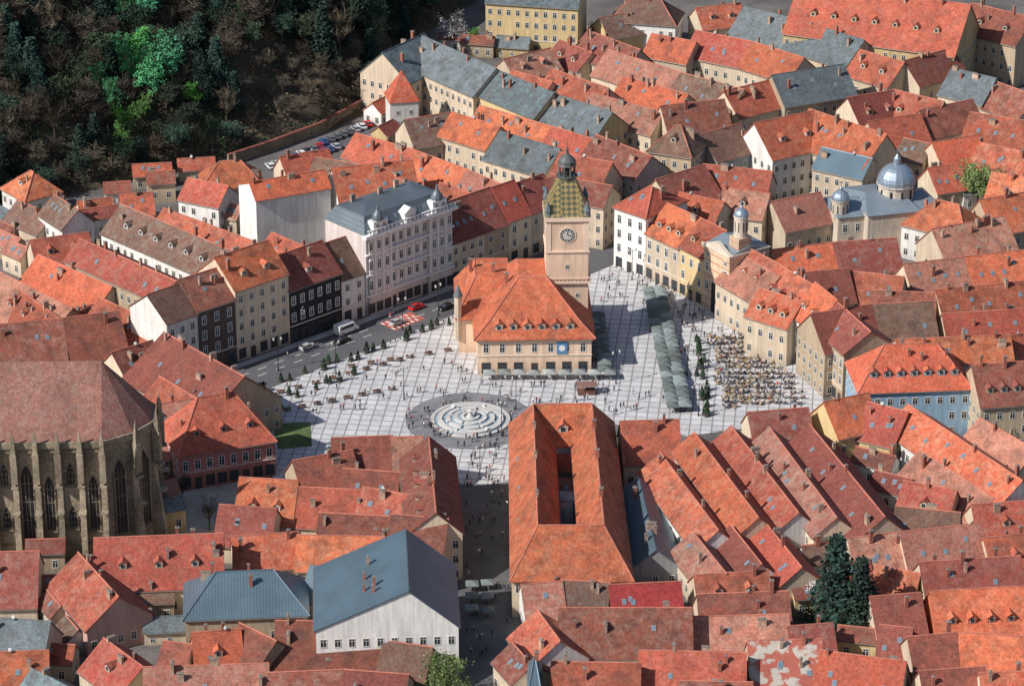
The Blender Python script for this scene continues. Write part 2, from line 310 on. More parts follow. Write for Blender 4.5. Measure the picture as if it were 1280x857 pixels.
rows('''
#along the wooded slope at far left
K 25 206 55 222 6 5 13 how W ; K 68 243 98 262 5 4 14 gbw W; K 22 250 65 268 5 5 10 gbc - ; K 97 252 140 246 5 4 8 gow - ;
K 250 203 325 199 6 5 14 how - ; K 235 222 285 232 5 5 12 grw - ; K 38 300 110 290 6 5 12 grc - ; K 150 243 190 240 5 4 8 grc -
#around the tall white firewall
K 312 228 405 212 4 8 20 gow N ; K 415 210 515 200 8 6 20 gow k4 ; K 350 196 410 186 6 5 13 grc -;
K 205 260 362 318 6 6 15 grc k5 ; K 152 255 310 322 7 6 14 gbw W; K 340 290 390 312 5 5 15 grc -
#left of the street facades
K 48 318 140 358 8 6 12 goc -; K -20 330 90 385 10 7 12 grc -; K 100 298 245 362 5 7 17 grt - ; K 125 372 210 410 7 6 12 grc -;
K -30 408 78 398 9 6 15 gmc - ; K 77 398 148 388 9 6 15 gmc -; K 60 392 120 380 5 5 10 grc -; K 15 355 75 398 6 5 11 grc -
#behind the huge gothic church
K 205 415 305 470 12 10 16 gmt k3 ; K 178 508 240 498 7 6 12 grc - ; K 140 440 190 425 7 6 12 gmc -; K 200 470 250 500 6 6 11 grt -
#facing the road left of the square
F 212 482 250 468 14 16 21 gbw - ; F 250 468 297 452 14 16.5 22 gmn - ; F 297 452 363 429 15 18.5 24.5 goc d2 ; F 363 429 428 405 14 14 20 gmk d1 ; F 428 405 457 395 14 12 19 gbw - ;
F 565 356 606 341 14 11.5 19 gmc k4 ; F 606 341 636 330 14 11.5 19 gmt k2; F 636 330 664 320 13 12 19 grc - ; F 664 320 700 307 13 12 18 gmc -
#in the terrace above the pale palace
K 445 166 520 188 6 6 16 grc k2 ; K 520 188 585 212 6 6 16 goc k2; K 585 212 640 236 6 6 16 grc k2 ; K 395 196 450 206 6 6 15 grc - ; K 470 214 545 240 6 6 17 gmc - ; K 640 232 690 222 6 6 17 gmc k2 ;
K 550 228 600 245 6 6 15 grc -
#in the second terrace above the square
K 505 150 565 140 7 6 16 grc k2 ; K 565 140 625 158 6 6 17 goc k2; K 625 164 700 186 7 6 17 ggc W; K 600 132 690 158 6 6 16 grc k3; K 690 158 750 176 6 6 16 grc k2; K 700 190 765 203 8 6 18 grc W;
K 745 168 815 195 6 6 17 gmg W; K 690 218 765 232 5 5 16 gmc W
#in the slate roofed terrace below the hill
K 478 66 530 42 9 8 19 ggc W; K 528 45 620 85 8 8 19 ggc W ; K 620 87 692 116 7 7 18 ggy W; K 692 117 765 140 7 7 17 ggy Wk4
#in the upper centre block
K 630 74 688 60 6 6 14 grc -; K 640 88 690 102 6 6 14 grc - ; K 690 86 760 110 6 6 15 grc k2 ; K 735 38 800 62 7 6 16 gmc k2; K 760 62 850 90 7 6 16 grc Wk3 ; K 850 90 930 112 7 6 16 gry Wk3; K 780 96 860 118 6 6 15 goc -;
K 740 116 830 140 6 6 15 grc k2; K 815 42 870 52 6 6 15 grc -; K 700 50 740 66 6 6 13 gmc -; K 690 130 740 142 5 5 14 grc -
#along the top edge
F 607 64 722 72 14 15.5 20 ggy W ; K 768 -6 850 0 7 6 15 hrw W; K 750 22 812 12 6 6 11 gby W; K 870 38 940 52 7 7 16 grc W ; K 940 52 1005 72 7 7 16 grc k2 ; K 930 8 1000 25 8 8 17 ggc - ; K 1000 26 1080 50 8 8 17 ggc - ;
K 1215 4 1290 22 8 8 20 gmt -; K 870 10 925 4 6 6 12 grc -
#in the upper right block
K 965 94 1055 80 8 8 18 ggt k3; K 905 114 962 100 7 6 16 grc - ; K 1075 62 1130 78 7 6 16 grc W ; K 1130 76 1190 60 7 6 16 gmc - ; K 1060 122 1118 112 7 6 16 gmc d2 ; K 1118 112 1180 127 7 6 16 grc d2 ; K 1085 152 1150 142 7 6 15 grc W ; K 1150 138 1215 124 7 6 15 gmc - ;
K 1190 85 1245 98 7 6 16 ggc - ; K 1235 98 1295 120 7 6 15 gmc - ; K 1213 140 1290 152 7 6 14 grc k3 ; K 1165 178 1225 168 7 6 14 goc W ; K 1225 178 1290 192 7 6 14 gry - ; K 1130 172 1165 180 5 5 12 grc -; K 1240 215 1290 222 7 6 12 goc - ; K 1160 210 1200 204 6 5 11 grc -
#around the big orange roofed block
K 943 154 1018 138 9 7 20 gow W ; K 1012 136 1108 168 9 6 20 goc W ; K 1028 184 1090 198 5 6 15 gsc W; K 826 132 905 124 7 6 17 gmc W ; K 822 152 876 160 7 6 21 hbt W ; K 876 168 925 154 7 6 17 gbg -; K 820 224 880 206 8 6 17 gmc W ; K 880 205 965 214 7 6 16 grc k3; K 905 234 962 242 6 6 14 grc - ; K 965 252 1025 240 7 6 13 grc -; K 850 240 905 252 6 6 14 grc -
#facing the right side of the square
F 767 333 806 347 16 16.5 21 hrw W ; F 806 347 848 367 14 12.5 18.5 goc d3; F 848 367 878 383 14 13 18.5 gry d2 ; F 910 401 945 421 13 11 17.5 grw d2 ; F 945 421 985 447 13 11 17.5 grp d3 ; F 985 447 1012 470 13 12 18.5 gow d2 ; F 1012 470 1052 508 13 13.5 18 gmt W
#in the rows behind the right facades
K 925 316 975 345 7 7 16 grc - ; K 965 312 1040 303 7 6 15 grc k2; K 1040 303 1120 297 7 6 15 gmc k2; K 1165 286 1255 270 8 7 16 gpc - ; K 1145 243 1225 262 7 6 15 how - ; K 1225 250 1295 238 8 6 15 grt W ; K 1130 330 1205 321 7 6 14 grc k4 ; K 1205 321 1290 311 7 6 14 grc k5 ;
K 985 342 1060 335 7 6 15 gmc k2 ; K 1060 338 1130 346 7 6 14 grc - ; K 950 360 1003 376 6 6 15 goc d3 ; K 1170 362 1290 350 8 6 14 grc k5 ; K 1088 362 1170 366 7 6 13 gmc -
#behind the blue mansion
K 1014 392 1090 380 8 7 18 gmt W ; K 1090 380 1165 376 8 7 18 gbt - ; K 1178 392 1290 385 8 7 16 grc k3 ; K 1120 424 1262 418 5 6 17 gow - ; K 1215 456 1295 450 8 7 18 gmt Wd4 ; K 1262 420 1300 412 6 6 15 grc -
#below the blue mansion
K 1030 502 1085 491 7 6 15 gry W ; K 1085 502 1135 514 7 6 14 gry W; K 1135 505 1278 600 6 7 14 gow k6 ; K 1150 562 1242 622 6 6 10 grw - ; K 1225 522 1295 562 6 6 12 grc - ; K 1130 600 1195 612 7 6 11 grc - ; K 1215 630 1290 625 7 6 11 grc -
#in the terraces right of market hall
K 776 526 848 524 8 6 13 grc W ; K 826 566 898 662 5 4.6 11 grw - ; K 868 540 948 646 4.8 4.6 12.5 goc - ; K 914 532 998 640 4.8 4.6 12.2 grw - ;
K 962 534 1046 646 4.8 4.6 12.8 gpc - ; K 1012 530 1106 645 6.6 6.2 14 gmc k4 ; K 935 515 1010 509 6 5 13 gmc k2 ;
K 798 596 820 686 5 5 9 gsg - ; K 866 664 908 716 4.8 4.5 10 grc - ; K 914 656 952 704 4.6 4.5 10 gmw -; K 958 654 1002 708 4.6 4.5 10.5 grc -
#in the lower right block
K 1060 672 1130 664 7 6 11 grc - ; K 1125 664 1225 654 7 6 12 grc k3; K 1150 702 1275 694 7 6 12 gmc k2; K 1163 738 1278 732 8 6 12 god d4 ; K 868 718 960 712 6 6 10 grc - ; K 872 742 985 738 7 6 10.5 gmc k2; K 1088 745 1150 740 7 6 11 gmc - ;
K 1095 706 1150 716 7 6 10 goc -; K 985 782 1040 778 7 6 9 gmc -; K 1230 672 1295 665 7 6 11 grc -; K 865 770 985 767 7 6 10 grc - ; K 1120 632 1200 640 7 6 11 gbc -
#below the courtyard market hall
K 652 730 702 726 6 5 9 grw - ; K 702 724 762 728 6 5 9 gbw - ; K 762 730 850 726 6 5 9 gxw W ; K 700 759 864 759 8 7 13 gmw W; K 672 762 700 800  6 6 12 grw W ; K 690 826 800 828 7 6 12 grc W; K 662 820 675 820 6 6 14 hsw - ;
K 800 812 932 815 8 7 12 grc Wk2 ; K 640 802 665 830 4 5 10 gmc -
#along the lower right edge
K 935 800 1026 798 9 7 12 gwc - ; K 1026 812 1132 826 8 7 11 grc - ; K 1100 780 1140 784 6 6 9 gmc -; K 1135 795 1195 790 7 6 11 gmc - ; K 1200 790 1290 795 7 6 11 grn - ; K 1150 838 1230 832 8 6 11 gmc - ; K 1225 840 1300 838 7 6 12 goc -; K 850 850 940 852 7 6 11 gmc -
#in the block left of the market hall
K 415 547 490 544 8 6 13 gmc - ; K 490 546 528 545 8 6 13 grc - ; K 536 545 545 640 6 5.4 16 gmc - ; K 366 575 440 562 7 6 12 gmt - ; K 300 596 372 600 8 6 11 gow d2 ; K 430 585 500 590 6 6 11 gmc k2; K 455 608 525 620 7 6 12 grc W ; K 375 608 455 612 7 6 11 grc - ;
K 490 642 560 648 7 5 14 gmc - ; K 275 630 345 635 7 6 10 gmc -; K 400 640 490 645 7 6 10 gmc -
#beyond the blue-grey roofs at lower left
K 290 670 372 664 6 5 10 goc W ; K 372 668 480 670 6 5 10 goc - ; K 440 672 500 668 5 5 9 gmc -
#in the lower left corner
K -30 690 48 688 10 8 12 gmc - ; K 98 690 148 745 7 7 12 grp W; K 118 672 278 666 9 7 14 grc W ; K 230 716 382 710 7.5 7.5 13.5 hst W ; K 345 775 505 776 9 7 12 gmt W; K 240 790 300 785 7 6 11 goc - ; K 180 833 335 828 8 7 12 grt - ; K 335 840 430 836 8 7 11 gmt -;
K 430 836 510 842 7 7 11 gmt - ; K 480 800 540 808 7 6 10 gby - ; K -30 770 62 776 9 8 12 ggc - ; K -20 815 60 812 6 6 9 gog - ; K 40 835 90 860 8 8 12 ggc -; K 130 797 178 832 6 6 11 grc - ; K 300 778 345 800 6 6 11 gmt - ; K 205 800 240 805 6 5 9 gmc - ; K 388 706 430 712 6 5 10 gsw -
''')
p=W(507,661,21);q=W(511,738,21);a,L=fr(p,q);r_=building((p+q)/2,a,L,18,9.5,13,21,'g','s','w','W',name='large_hall')
tag(r_,'large white gabled hall with wide blue-grey metal roof beside the narrow shaded street','hall')
p=W(1068,432,20);q=W(1208,427,20);a,L=fr(p,q);r_=building((p+q)/2,a,L,8,8,12.5,20,'h','o','l','Wd7',name='mansion')
tag(r_,'light blue mansion with orange hipped roof and a row of seven dormers','mansion')
p=W(1000,-22,26);q=W(1213,6,26);a,L=fr(p,q);r_=building((p+q)/2,a,L,14,12,15,26,'g','r','y','W',name='large_church_hall')
tag(r_,'long ochre hall with tall red roof at the top right edge','hall')
p=W(226,614);q=W(345,594);a,L=fr(p,q);n=Vector((-math.sin(a),math.cos(a),0))
r_=building((p+q)/2+n*8,a,L,8,8,9,18,'h','r','v','Wd3',name='corner_house',front=True)
tag(r_,'rose red house with steep hipped roof beside the small lawn','house')
c=W(503,168); t=empty('gate_tower',(c.x,c.y,0),.2); mb=MB(); mb.box(-4,4,-4,4,0,11); mb.build('wall',wallmat('w'),t); addbvh(mb,Matrix.Translation(c))
mb=MB(); mb.cyl(0,0,11,19,6.2,.05,4,0,math.pi/4); mb.build('roof',roofmat('o'),t)
for x in (-1.8,1.8): put('window',WM['s'],t,(x,-4.02,8))
tag(t,'small white square tower with pointed orange pyramid roof below the hill','tower')
# ---- market hall with courtyard (ring roof)
def ring():
    c0=W(640,722,9);c1=W(790,722,9);b0=W(638,530,9);b1=W(766,528,9)
    o=(c0+c1+b0+b1)/4; t=empty('market_hall',(o.x,o.y,0)); M=Matrix.Translation((o.x,o.y,0))
    def bl(u,v,z):
        p=c0.lerp(c1,u).lerp(b0.lerp(b1,u),v); return (p.x-o.x,p.y-o.y,z)
    e=[(0,0),(1,0),(1,1),(0,1)]; rd=[(.22,.12),(.78,.12),(.78,.92),(.22,.92)]; iN=[(.43,.25),(.57,.25),(.57,.82),(.43,.82)]
    ex=[(-.02,-.01),(1.02,-.01),(1.02,1.01),(-.02,1.01)]; ie=9.6
    w=MB(); 
    for i in range(4):
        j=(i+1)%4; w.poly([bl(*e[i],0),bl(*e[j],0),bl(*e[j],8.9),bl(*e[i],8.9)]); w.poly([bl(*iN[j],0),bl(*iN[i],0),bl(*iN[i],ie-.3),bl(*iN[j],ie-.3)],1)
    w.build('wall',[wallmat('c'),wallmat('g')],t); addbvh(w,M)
    r=MB()
    for i in range(4):
        j=(i+1)%4
        for q in ([bl(*ex[i],8.6),bl(*ex[j],8.6),bl(*rd[j],16.5),bl(*rd[i],16.5)],[bl(*iN[j],ie),bl(*iN[i],ie),bl(*rd[i],16.5),bl(*rd[j],16.5)]): r.prism(q,[(x,y,z-.25) for x,y,z in q])
        r.rod(bl(*rd[i],16.5),bl(*rd[j],16.5),.2,.2,5,1); r.rod(bl(*ex[i],8.6),bl(*rd[i],16.5),.15,.15,5,1)
    ro=r.build('roof',[roofmat('o'),RIDGE],t); addbvh(r,M)
    for v in (.3,.55,.75): put('chimney',CH[2],ro,bl(.78,v,16.8)); put('chimney',CH[0],ro,bl(.22,v,16.8))
    for u,v in ((.06,.3),(.07,.5),(.06,.7),(.93,.4),(.93,.62)): 
        z=8.9+7.6*(min(u,1-u)/.22); s=put('skylight',SKY,ro,bl(u,v,z+.05)); s.rotation_euler=(0,(-1 if u<.5 else 1)*math.atan(7.6/5.6),0)
    dmm=dormer_mesh(roofmat('o'),wallmat('w'),.85); s=put('dormer',dmm,ro,bl(.5,.855,11.6)); s.scale=(1.3,1.3,1.3)
    c=bl(.5,.5,0); mb=MB(); mb.box(c[0]-1.4,c[0]+1.4,c[1]-2,c[1]+2,0,9,0); mb.box(c[0]-1.5,c[0]+1.5,c[1]-2.2,c[1]+2.2,9,9.3,1); mb.build('courtyard_stair_block',[wallmat('g'),roofmat('g')],t)
    for i in range(9):
        x,y,z=bl((i+.5)/9,0,0); WINS.append((t,x,y-.01,6.5,0,'w',0,-1))
    tag(t,'long rectangular hall with orange roofs around a narrow inner courtyard','hall')
ring()
# ---- council house
def council():
    p=W(597,468);q=W(739,466);a,L=fr(p,q);n=Vector((-math.sin(a),math.cos(a),0)); D=33
    o=(p+q)/2+n*D/2; t=empty('council_house',(o.x,o.y,0),a); M=Matrix.Translation((o.x,o.y,0))@Matrix.Rotation(a,4,'Z'); h=L/2; d=D/2; he=9.4
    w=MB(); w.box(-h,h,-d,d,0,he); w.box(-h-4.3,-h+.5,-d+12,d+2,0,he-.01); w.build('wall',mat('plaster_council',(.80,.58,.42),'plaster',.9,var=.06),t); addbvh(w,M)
    r=MB(); e=.9; hr=19.3
    o4=[(-h-e,-d-e),(h+e,-d-e),(h+e,d+e),(-h-e,d+e)]; m4=[(-h+3,-d+3.2),(h-3,-d+3.2),(h-3,d-3),(-h+3,d-3)]
    rg=[(-3.2,-d+13),(3.2,-d+13),(3.2,d-9),(-3.2,d-9)]
    for i in range(4):
        j=(i+1)%4
        for (A,za,B,zb) in ((o4,he-.1,m4,he+3.1),(m4,he+3.1,rg,hr)):
            qd=[(*A[i],za),(*A[j],za),(*B[j],zb),(*B[i],zb)]; r.prism(qd,[(x,y,z-.3) for x,y,z in qd])
        r.rod((*o4[i],he),(*m4[i],he+3.15),.18,.18,5,1); r.rod((*m4[i],he+3.15),(*rg[i],hr),.18,.18,5,1)
    r.poly([(*x,hr) for x in rg]); r.rod((*rg[0],hr),(*rg[1],hr),.18,.18,5,1)
    wz=17
    qd=[(-h-5.0,-d+11.2,he-.1),(-h+8,-d+11.2,he-.1),(-h+8,-d+19,wz),(-h,-d+19,wz)]; r.prism(qd,[(x,y,z-.3) for x,y,z in qd])
    qd=[(-h-5.0,d+2.6,he-.1),(-h-5.0,-d+11.2,he-.1),(-h,-d+19,wz),(-h,d-3,wz)]; r.prism(qd,[(x,y,z-.3) for x,y,z in qd])
    qd=[(-h,-d+19,wz),(-h+8,-d+19,wz),(-h+8,d-3,wz),(-h,d-3,wz)]; r.poly(qd); r.rod((-h,-d+19,wz),(-h,d-3,wz),.18,.18,5,1); r.rod((-h-5,-d+11.2,he),(-h,-d+19,wz),.18,.18,5,1)
    ro=r.build('roof',[roofmat('o'),RIDGE],t); addbvh(r,M)
    mb=MB(); mb.box(-h-.25,h+.25,-d-.25,-d+.01,he-1.0,he-.55); mb.box(-h-.15,h+.15,-d-.15,-d+.01,4.6,4.9)
    mb.build('cornice',TRIM,t)
    dm=dormer_mesh(roofmat('o'),wallmat('c'),.8)
    for i in range(6): 
        s=put('dormer',dm,ro,(-h*.62+i*h*.25,-d+1.2,he+1.2)); s.scale=(1.15,1.15,1.15)
    for i in range(7):
        put('window',WM['t'],t,(-h+2+i*(L-4)/6,-d-.01,6.7))
        put('door' if i==3 else 'window',WM['d'] if i==3 else WM['b'],t,(-h+2+i*(L-4)/6,-d-.01,1.75 if i!=3 else 1.4))
    for i in range(7): put('window',WM['t'],t,(h+.01,-d+3+i*4.4,6.7),math.pi/2)
    for i in range(5): put('window',WM['t'],t,(-h-4.31,-d+14+i*4,6.7),-math.pi/2)
    for x,y in ((-6,-1),(-9,5),(-h-1,8),(-3,6)): put('chimney',CH[2],ro,(x,y,17.5))
    mb=MB(); mb.cyl(-h-4.3,-d+12,4,15,.9,.9,8,0); mb.cyl(-h-4.3,-d+12,15,18,1.2,.05,8,1); mb.build('corner_turret',[wallmat('c'),roofmat('g')],t)
    mb=MB(); mb.box(5.2,7.7,-d-.2,-d-.12,5.1,8.2,0); mb.build('hanging_banner',mat('blue_banner',(.1,.25,.45),'plain',.7),t)
    mb=MB(); mb.cyl(0,0,-.03,.03,.75,.75,16); bb=mb.build('banner_roundel',WHITE,t); bb.location=(6.45,-d-.22,6.6); bb.rotation_euler=(math.pi/2,0,0)
    tag(t,'cream council house with large orange hipped roof standing in the middle of the square','town hall')
    c=W(707,425); lc=M.inverted()@Vector((c.x,c.y,0)); lx,ly=lc.x,lc.y; s=5.0
    pl=mat('plaster_tower',(.84,.60,.44),'plaster',.9,var=.05); TT=mat('tower_trim',(.76,.58,.45),'stone',.85,var=.06)
    w=MB(); w.box(lx-s,lx+s,ly-s,ly+s,0,34,0)
    for z,e,hh in ((17.2,.7,.5),(25,.3,.4),(33,.5,1.0)): w.box(lx-s-e,lx+s+e,ly-s-e,ly+s+e,z,z+hh,1)
    for sx in (-1,1):
        for sy in (-1,1): w.box(lx+sx*(s-.5)-.62,lx+sx*(s-.5)+.62,ly+sy*(s-.5)-.62,ly+sy*(s-.5)+.62,25.5,33,1)
    for k in range(-6,7): w.box(lx+k*.9-.1,lx+k*.9+.1,ly-s-.65,ly-s-.5,17.7,18.6,1)
    w.box(lx-s-.7,lx+s+.7,ly-s-.72,ly-s-.45,18.6,18.8,1)
    tw=w.build('tower_shaft',[pl,TT],t); addbvh(w,M)
    for x,z in ((0,21.3),(-2.5,14),(2.5,14),(0,10)): put('window',WM['s'],tw,(lx+x,ly-s-.01,z))
    for rot in (0,math.pi/2,-math.pi/2):
        mb=MB(); 
        def disc(r,y,mi,n=24): mb.prism([(r*math.cos(i*2*math.pi/n),-y,r*math.sin(i*2*math.pi/n)) for i in range(n)],[(r*math.cos(i*2*math.pi/n),0,r*math.sin(i*2*math.pi/n)) for i in range(n)],mi)
        disc(2.05,.12,0); disc(1.75,.16,1); disc(1.1,.18,3)
        for i in range(12):
            an=i*math.pi/6; x=1.42*math.cos(an); z=1.42*math.sin(an); mb.box(x-.13,x+.13,-.2,-.165,z-.13,z+.13,2)
        mb.box(-.09,.09,-.25,-.2,0,1.2,1); mb.box(0,.9,-.28,-.255,-.09,.09,1)
        ck=mb.build('clock_face',[TT,mat('clock_blue',(.09,.10,.13),'plain',.5),mat('gold_leaf',(.75,.65,.4),'plain',.4),mat('clock_dial',(.55,.52,.48),'plain',.6)],tw)
        ck.location=(lx+(s+.01)*math.sin(rot),ly-(s+.01)*math.cos(rot),29.4); ck.rotation_euler=(0,0,rot)
    mb=MB(); mb.lathe(lx,ly,[(7.7,34.0),(6.9,34.6),(4.7,38.5),(2.6,42.2)],4,0,math.pi/4)
    tr=mb.build('tower_roof',mat('patterned_glazed_tiles',(.4,.3,.1),'diamond',.5),t)
    for sx in (-1,1):
        for sy in (-1,1):
            k=MB(); k.lathe(lx+sx*4.6,ly+sy*4.6,[(.7,34.1),(.7,35.3),(.9,35.4),(.1,37.8)],6,0); k.build('corner_pinnacle',roofmat('g'),tr)
    mb=MB(); z=-1.3; mb.lathe(lx,ly,[(2.4,43.5+z),(2.6,43.8+z),(2.6,44.1+z)],8,0); 
    for i in range(8):
        an=i*math.pi/4+.39; mb.cyl(lx+1.9*math.cos(an),ly+1.9*math.sin(an),44.1+z,46.6+z,.26,.26,5,0)
    mb.cyl(lx,ly,44.1+z,46.6+z,1.0,1.0,8,1); mb.lathe(lx,ly,[(2.3,46.6+z),(2.1,47+z),(2.1,47.7+z),(1.3,48.6+z),(.5,49.2+z),(.3,50+z),(.45,50.4+z),(.1,51+z),(.05,53+z)],10,0)
    mb.build('lantern_spire',[mat('aged_copper',(.09,.10,.10),'stone',.6),DARK],t)
council()
# ---- palace
def palace():
    p=W(458,395);q=W(565,356);a,L=fr(p,q);n=Vector((-math.sin(a),math.cos(a),0)); D=15; o=(p+q)/2+n*D/2
    t=empty('palace',(o.x,o.y,0),a); M=Matrix.Translation((o.x,o.y,0))@Matrix.Rotation(a,4,'Z'); h=L/2; d=D/2; he=21.5
    w=MB(); w.box(-h,h,-d,d,0,he)
    for x in (-h+4.5,h-4.5): w.box(x-3.6,x+3.6,-d-.7,-d+.01,0,he-.02)
    w.build('wall',mat('plaster_palace',(.64,.56,.53),'plaster',.9,var=.05),t); addbvh(w,M)
    c=MB()
    for z,hh,e in ((5.2,.35,.3),(10.6,.3,.25),(16,.3,.25),(20.7,.8,.9)): 
        c.box(-h-e,h+e,-d-.7-e,-d+.02,z,z+hh)
    for k in range(int(L/1.2)): c.box(-h+.6+k*1.2-.15,-h+.6+k*1.2+.15,-d-1.3,-d-1.0,21.5,22.5)
    c.box(-h,h,-d-1.35,-d-.95,22.5,22.7)
    for k in range(12):
        x=-h+L*k/11; x=max(-h+.2,min(h-.2,x)); y=-d-.72 if abs(abs(x)-(h-4.5))<3.6 else -d; c.box(x-.22,x+.22,y-.2,y+.02,5.6,20.7)
    WSM=mat('white_stucco',(.72,.71,.70),'stone',.8,var=.06)
    c.build('cornice',WSM,t)
    nn=11
    ped=MB(); ped.prism([(-.8,-.25,1.45),(.8,-.25,1.45),(0,-.25,1.95)],[(-.8,.02,1.45),(.8,.02,1.45),(0,.02,1.95)]); ped.box(-.75,.75,-.3,.02,-1.5,-1.25); pm=ped.mesh('window_pediment',[WSM])
    for j,z in enumerate((2.4,8,13.2,18.2)):
        for i in range(nn):
            x=-h+L*(i+.5)/nn; y=-d-.72 if abs(abs(x)-(h-4.5))<3.6 else -d-.01
            if j==0: put('door' if i in(3,7) else 'window',WM['d'] if i in (3,7) else WM['b'],t,(x,y,1.6 if i in (3,7) else 1.9))
            else:
                put('window',WM['t'],t,(x,y,z))
                if j<3: put('window_pediment',pm,t,(x,y,z))
    for z in (8,13.4,18.8):
        for i in range(4): put('window',WM['w'],t,(h+.01,-d+2+i*3.6,z),math.pi/2)
    r=MB(); A=[(-h-.3,-d-.3),(h+.3,-d-.3),(h+.3,d+.3),(-h-.3,d+.3)]; B=[(-h+2,-d+2.5),(h-2,-d+2.5),(h-2,d-2),(-h+2,d-2)]; Cc=[(-h+6,-1),(h-6,-1),(h-6,1),(-h+6,1)]
    for i in range(4):
        j=(i+1)%4
        for P_,z0,Q,z1 in ((A,he+.05,B,he+3.4),(B,he+3.4,Cc,he+4.2)):
            qd=[(*P_[i],z0),(*P_[j],z0),(*Q[j],z1),(*Q[i],z1)]; r.prism(qd,[(x,y,z-.2) for x,y,z in qd])
    r.poly([(*x,he+4.2) for x in Cc]); ro=r.build('roof',mat('palace_zinc',(.12,.15,.175),'seam',.5,.2,.14),t); addbvh(r,M)
    for x in (-h+4.5,h-4.5):
        g=MB(); g.box(x-2.3,x+2.3,-d-.8,-d+1.4,he,he+2.8,0); g.lathe(x,-d+.3,[(1.5,he+2.8),(1.6,he+3.3),(1.3,he+4.1),(.7,he+4.9),(.3,he+5.3),(.4,he+5.6),(.05,he+7)],10,1); g.build('attic_cupola',[WSM,MATS['palace_zinc']],ro)
        for dx in (-1.1,1.1): put('window',WM['s'],t,(x+dx,-d-.82,he+1.5))
    g=MB(); g.box(-1.8,1.8,-d-.8,-d+1.4,he,he+2.2,0); g.prism([(-2.1,-d-.9,he+2.2),(2.1,-d-.9,he+2.2),(0,-d-.9,he+3.6)],[(-2.1,-d+1.6,he+2.2),(2.1,-d+1.6,he+2.2),(0,-d+1.6,he+3.6)],0); g.build('attic_gable',[WSM],ro)
    for i in range(5): s=put('skylight',SKY,ro,(-h+8+i*(L-16)/4,-d+1.1,he+1.75)); s.rotation_euler=(math.atan(3.35/2.8),0,0)
    for x,y in ((-8,4),(0,3),(6,4)): put('chimney',CH[1],ro,(x,y,he+4.4))
    tag(t,'tall pale grey and pink palace with ornate cupolas and dark metal roof beside the road','palace')
    # back wing roofs of neighbours fill the depth behind
palace()
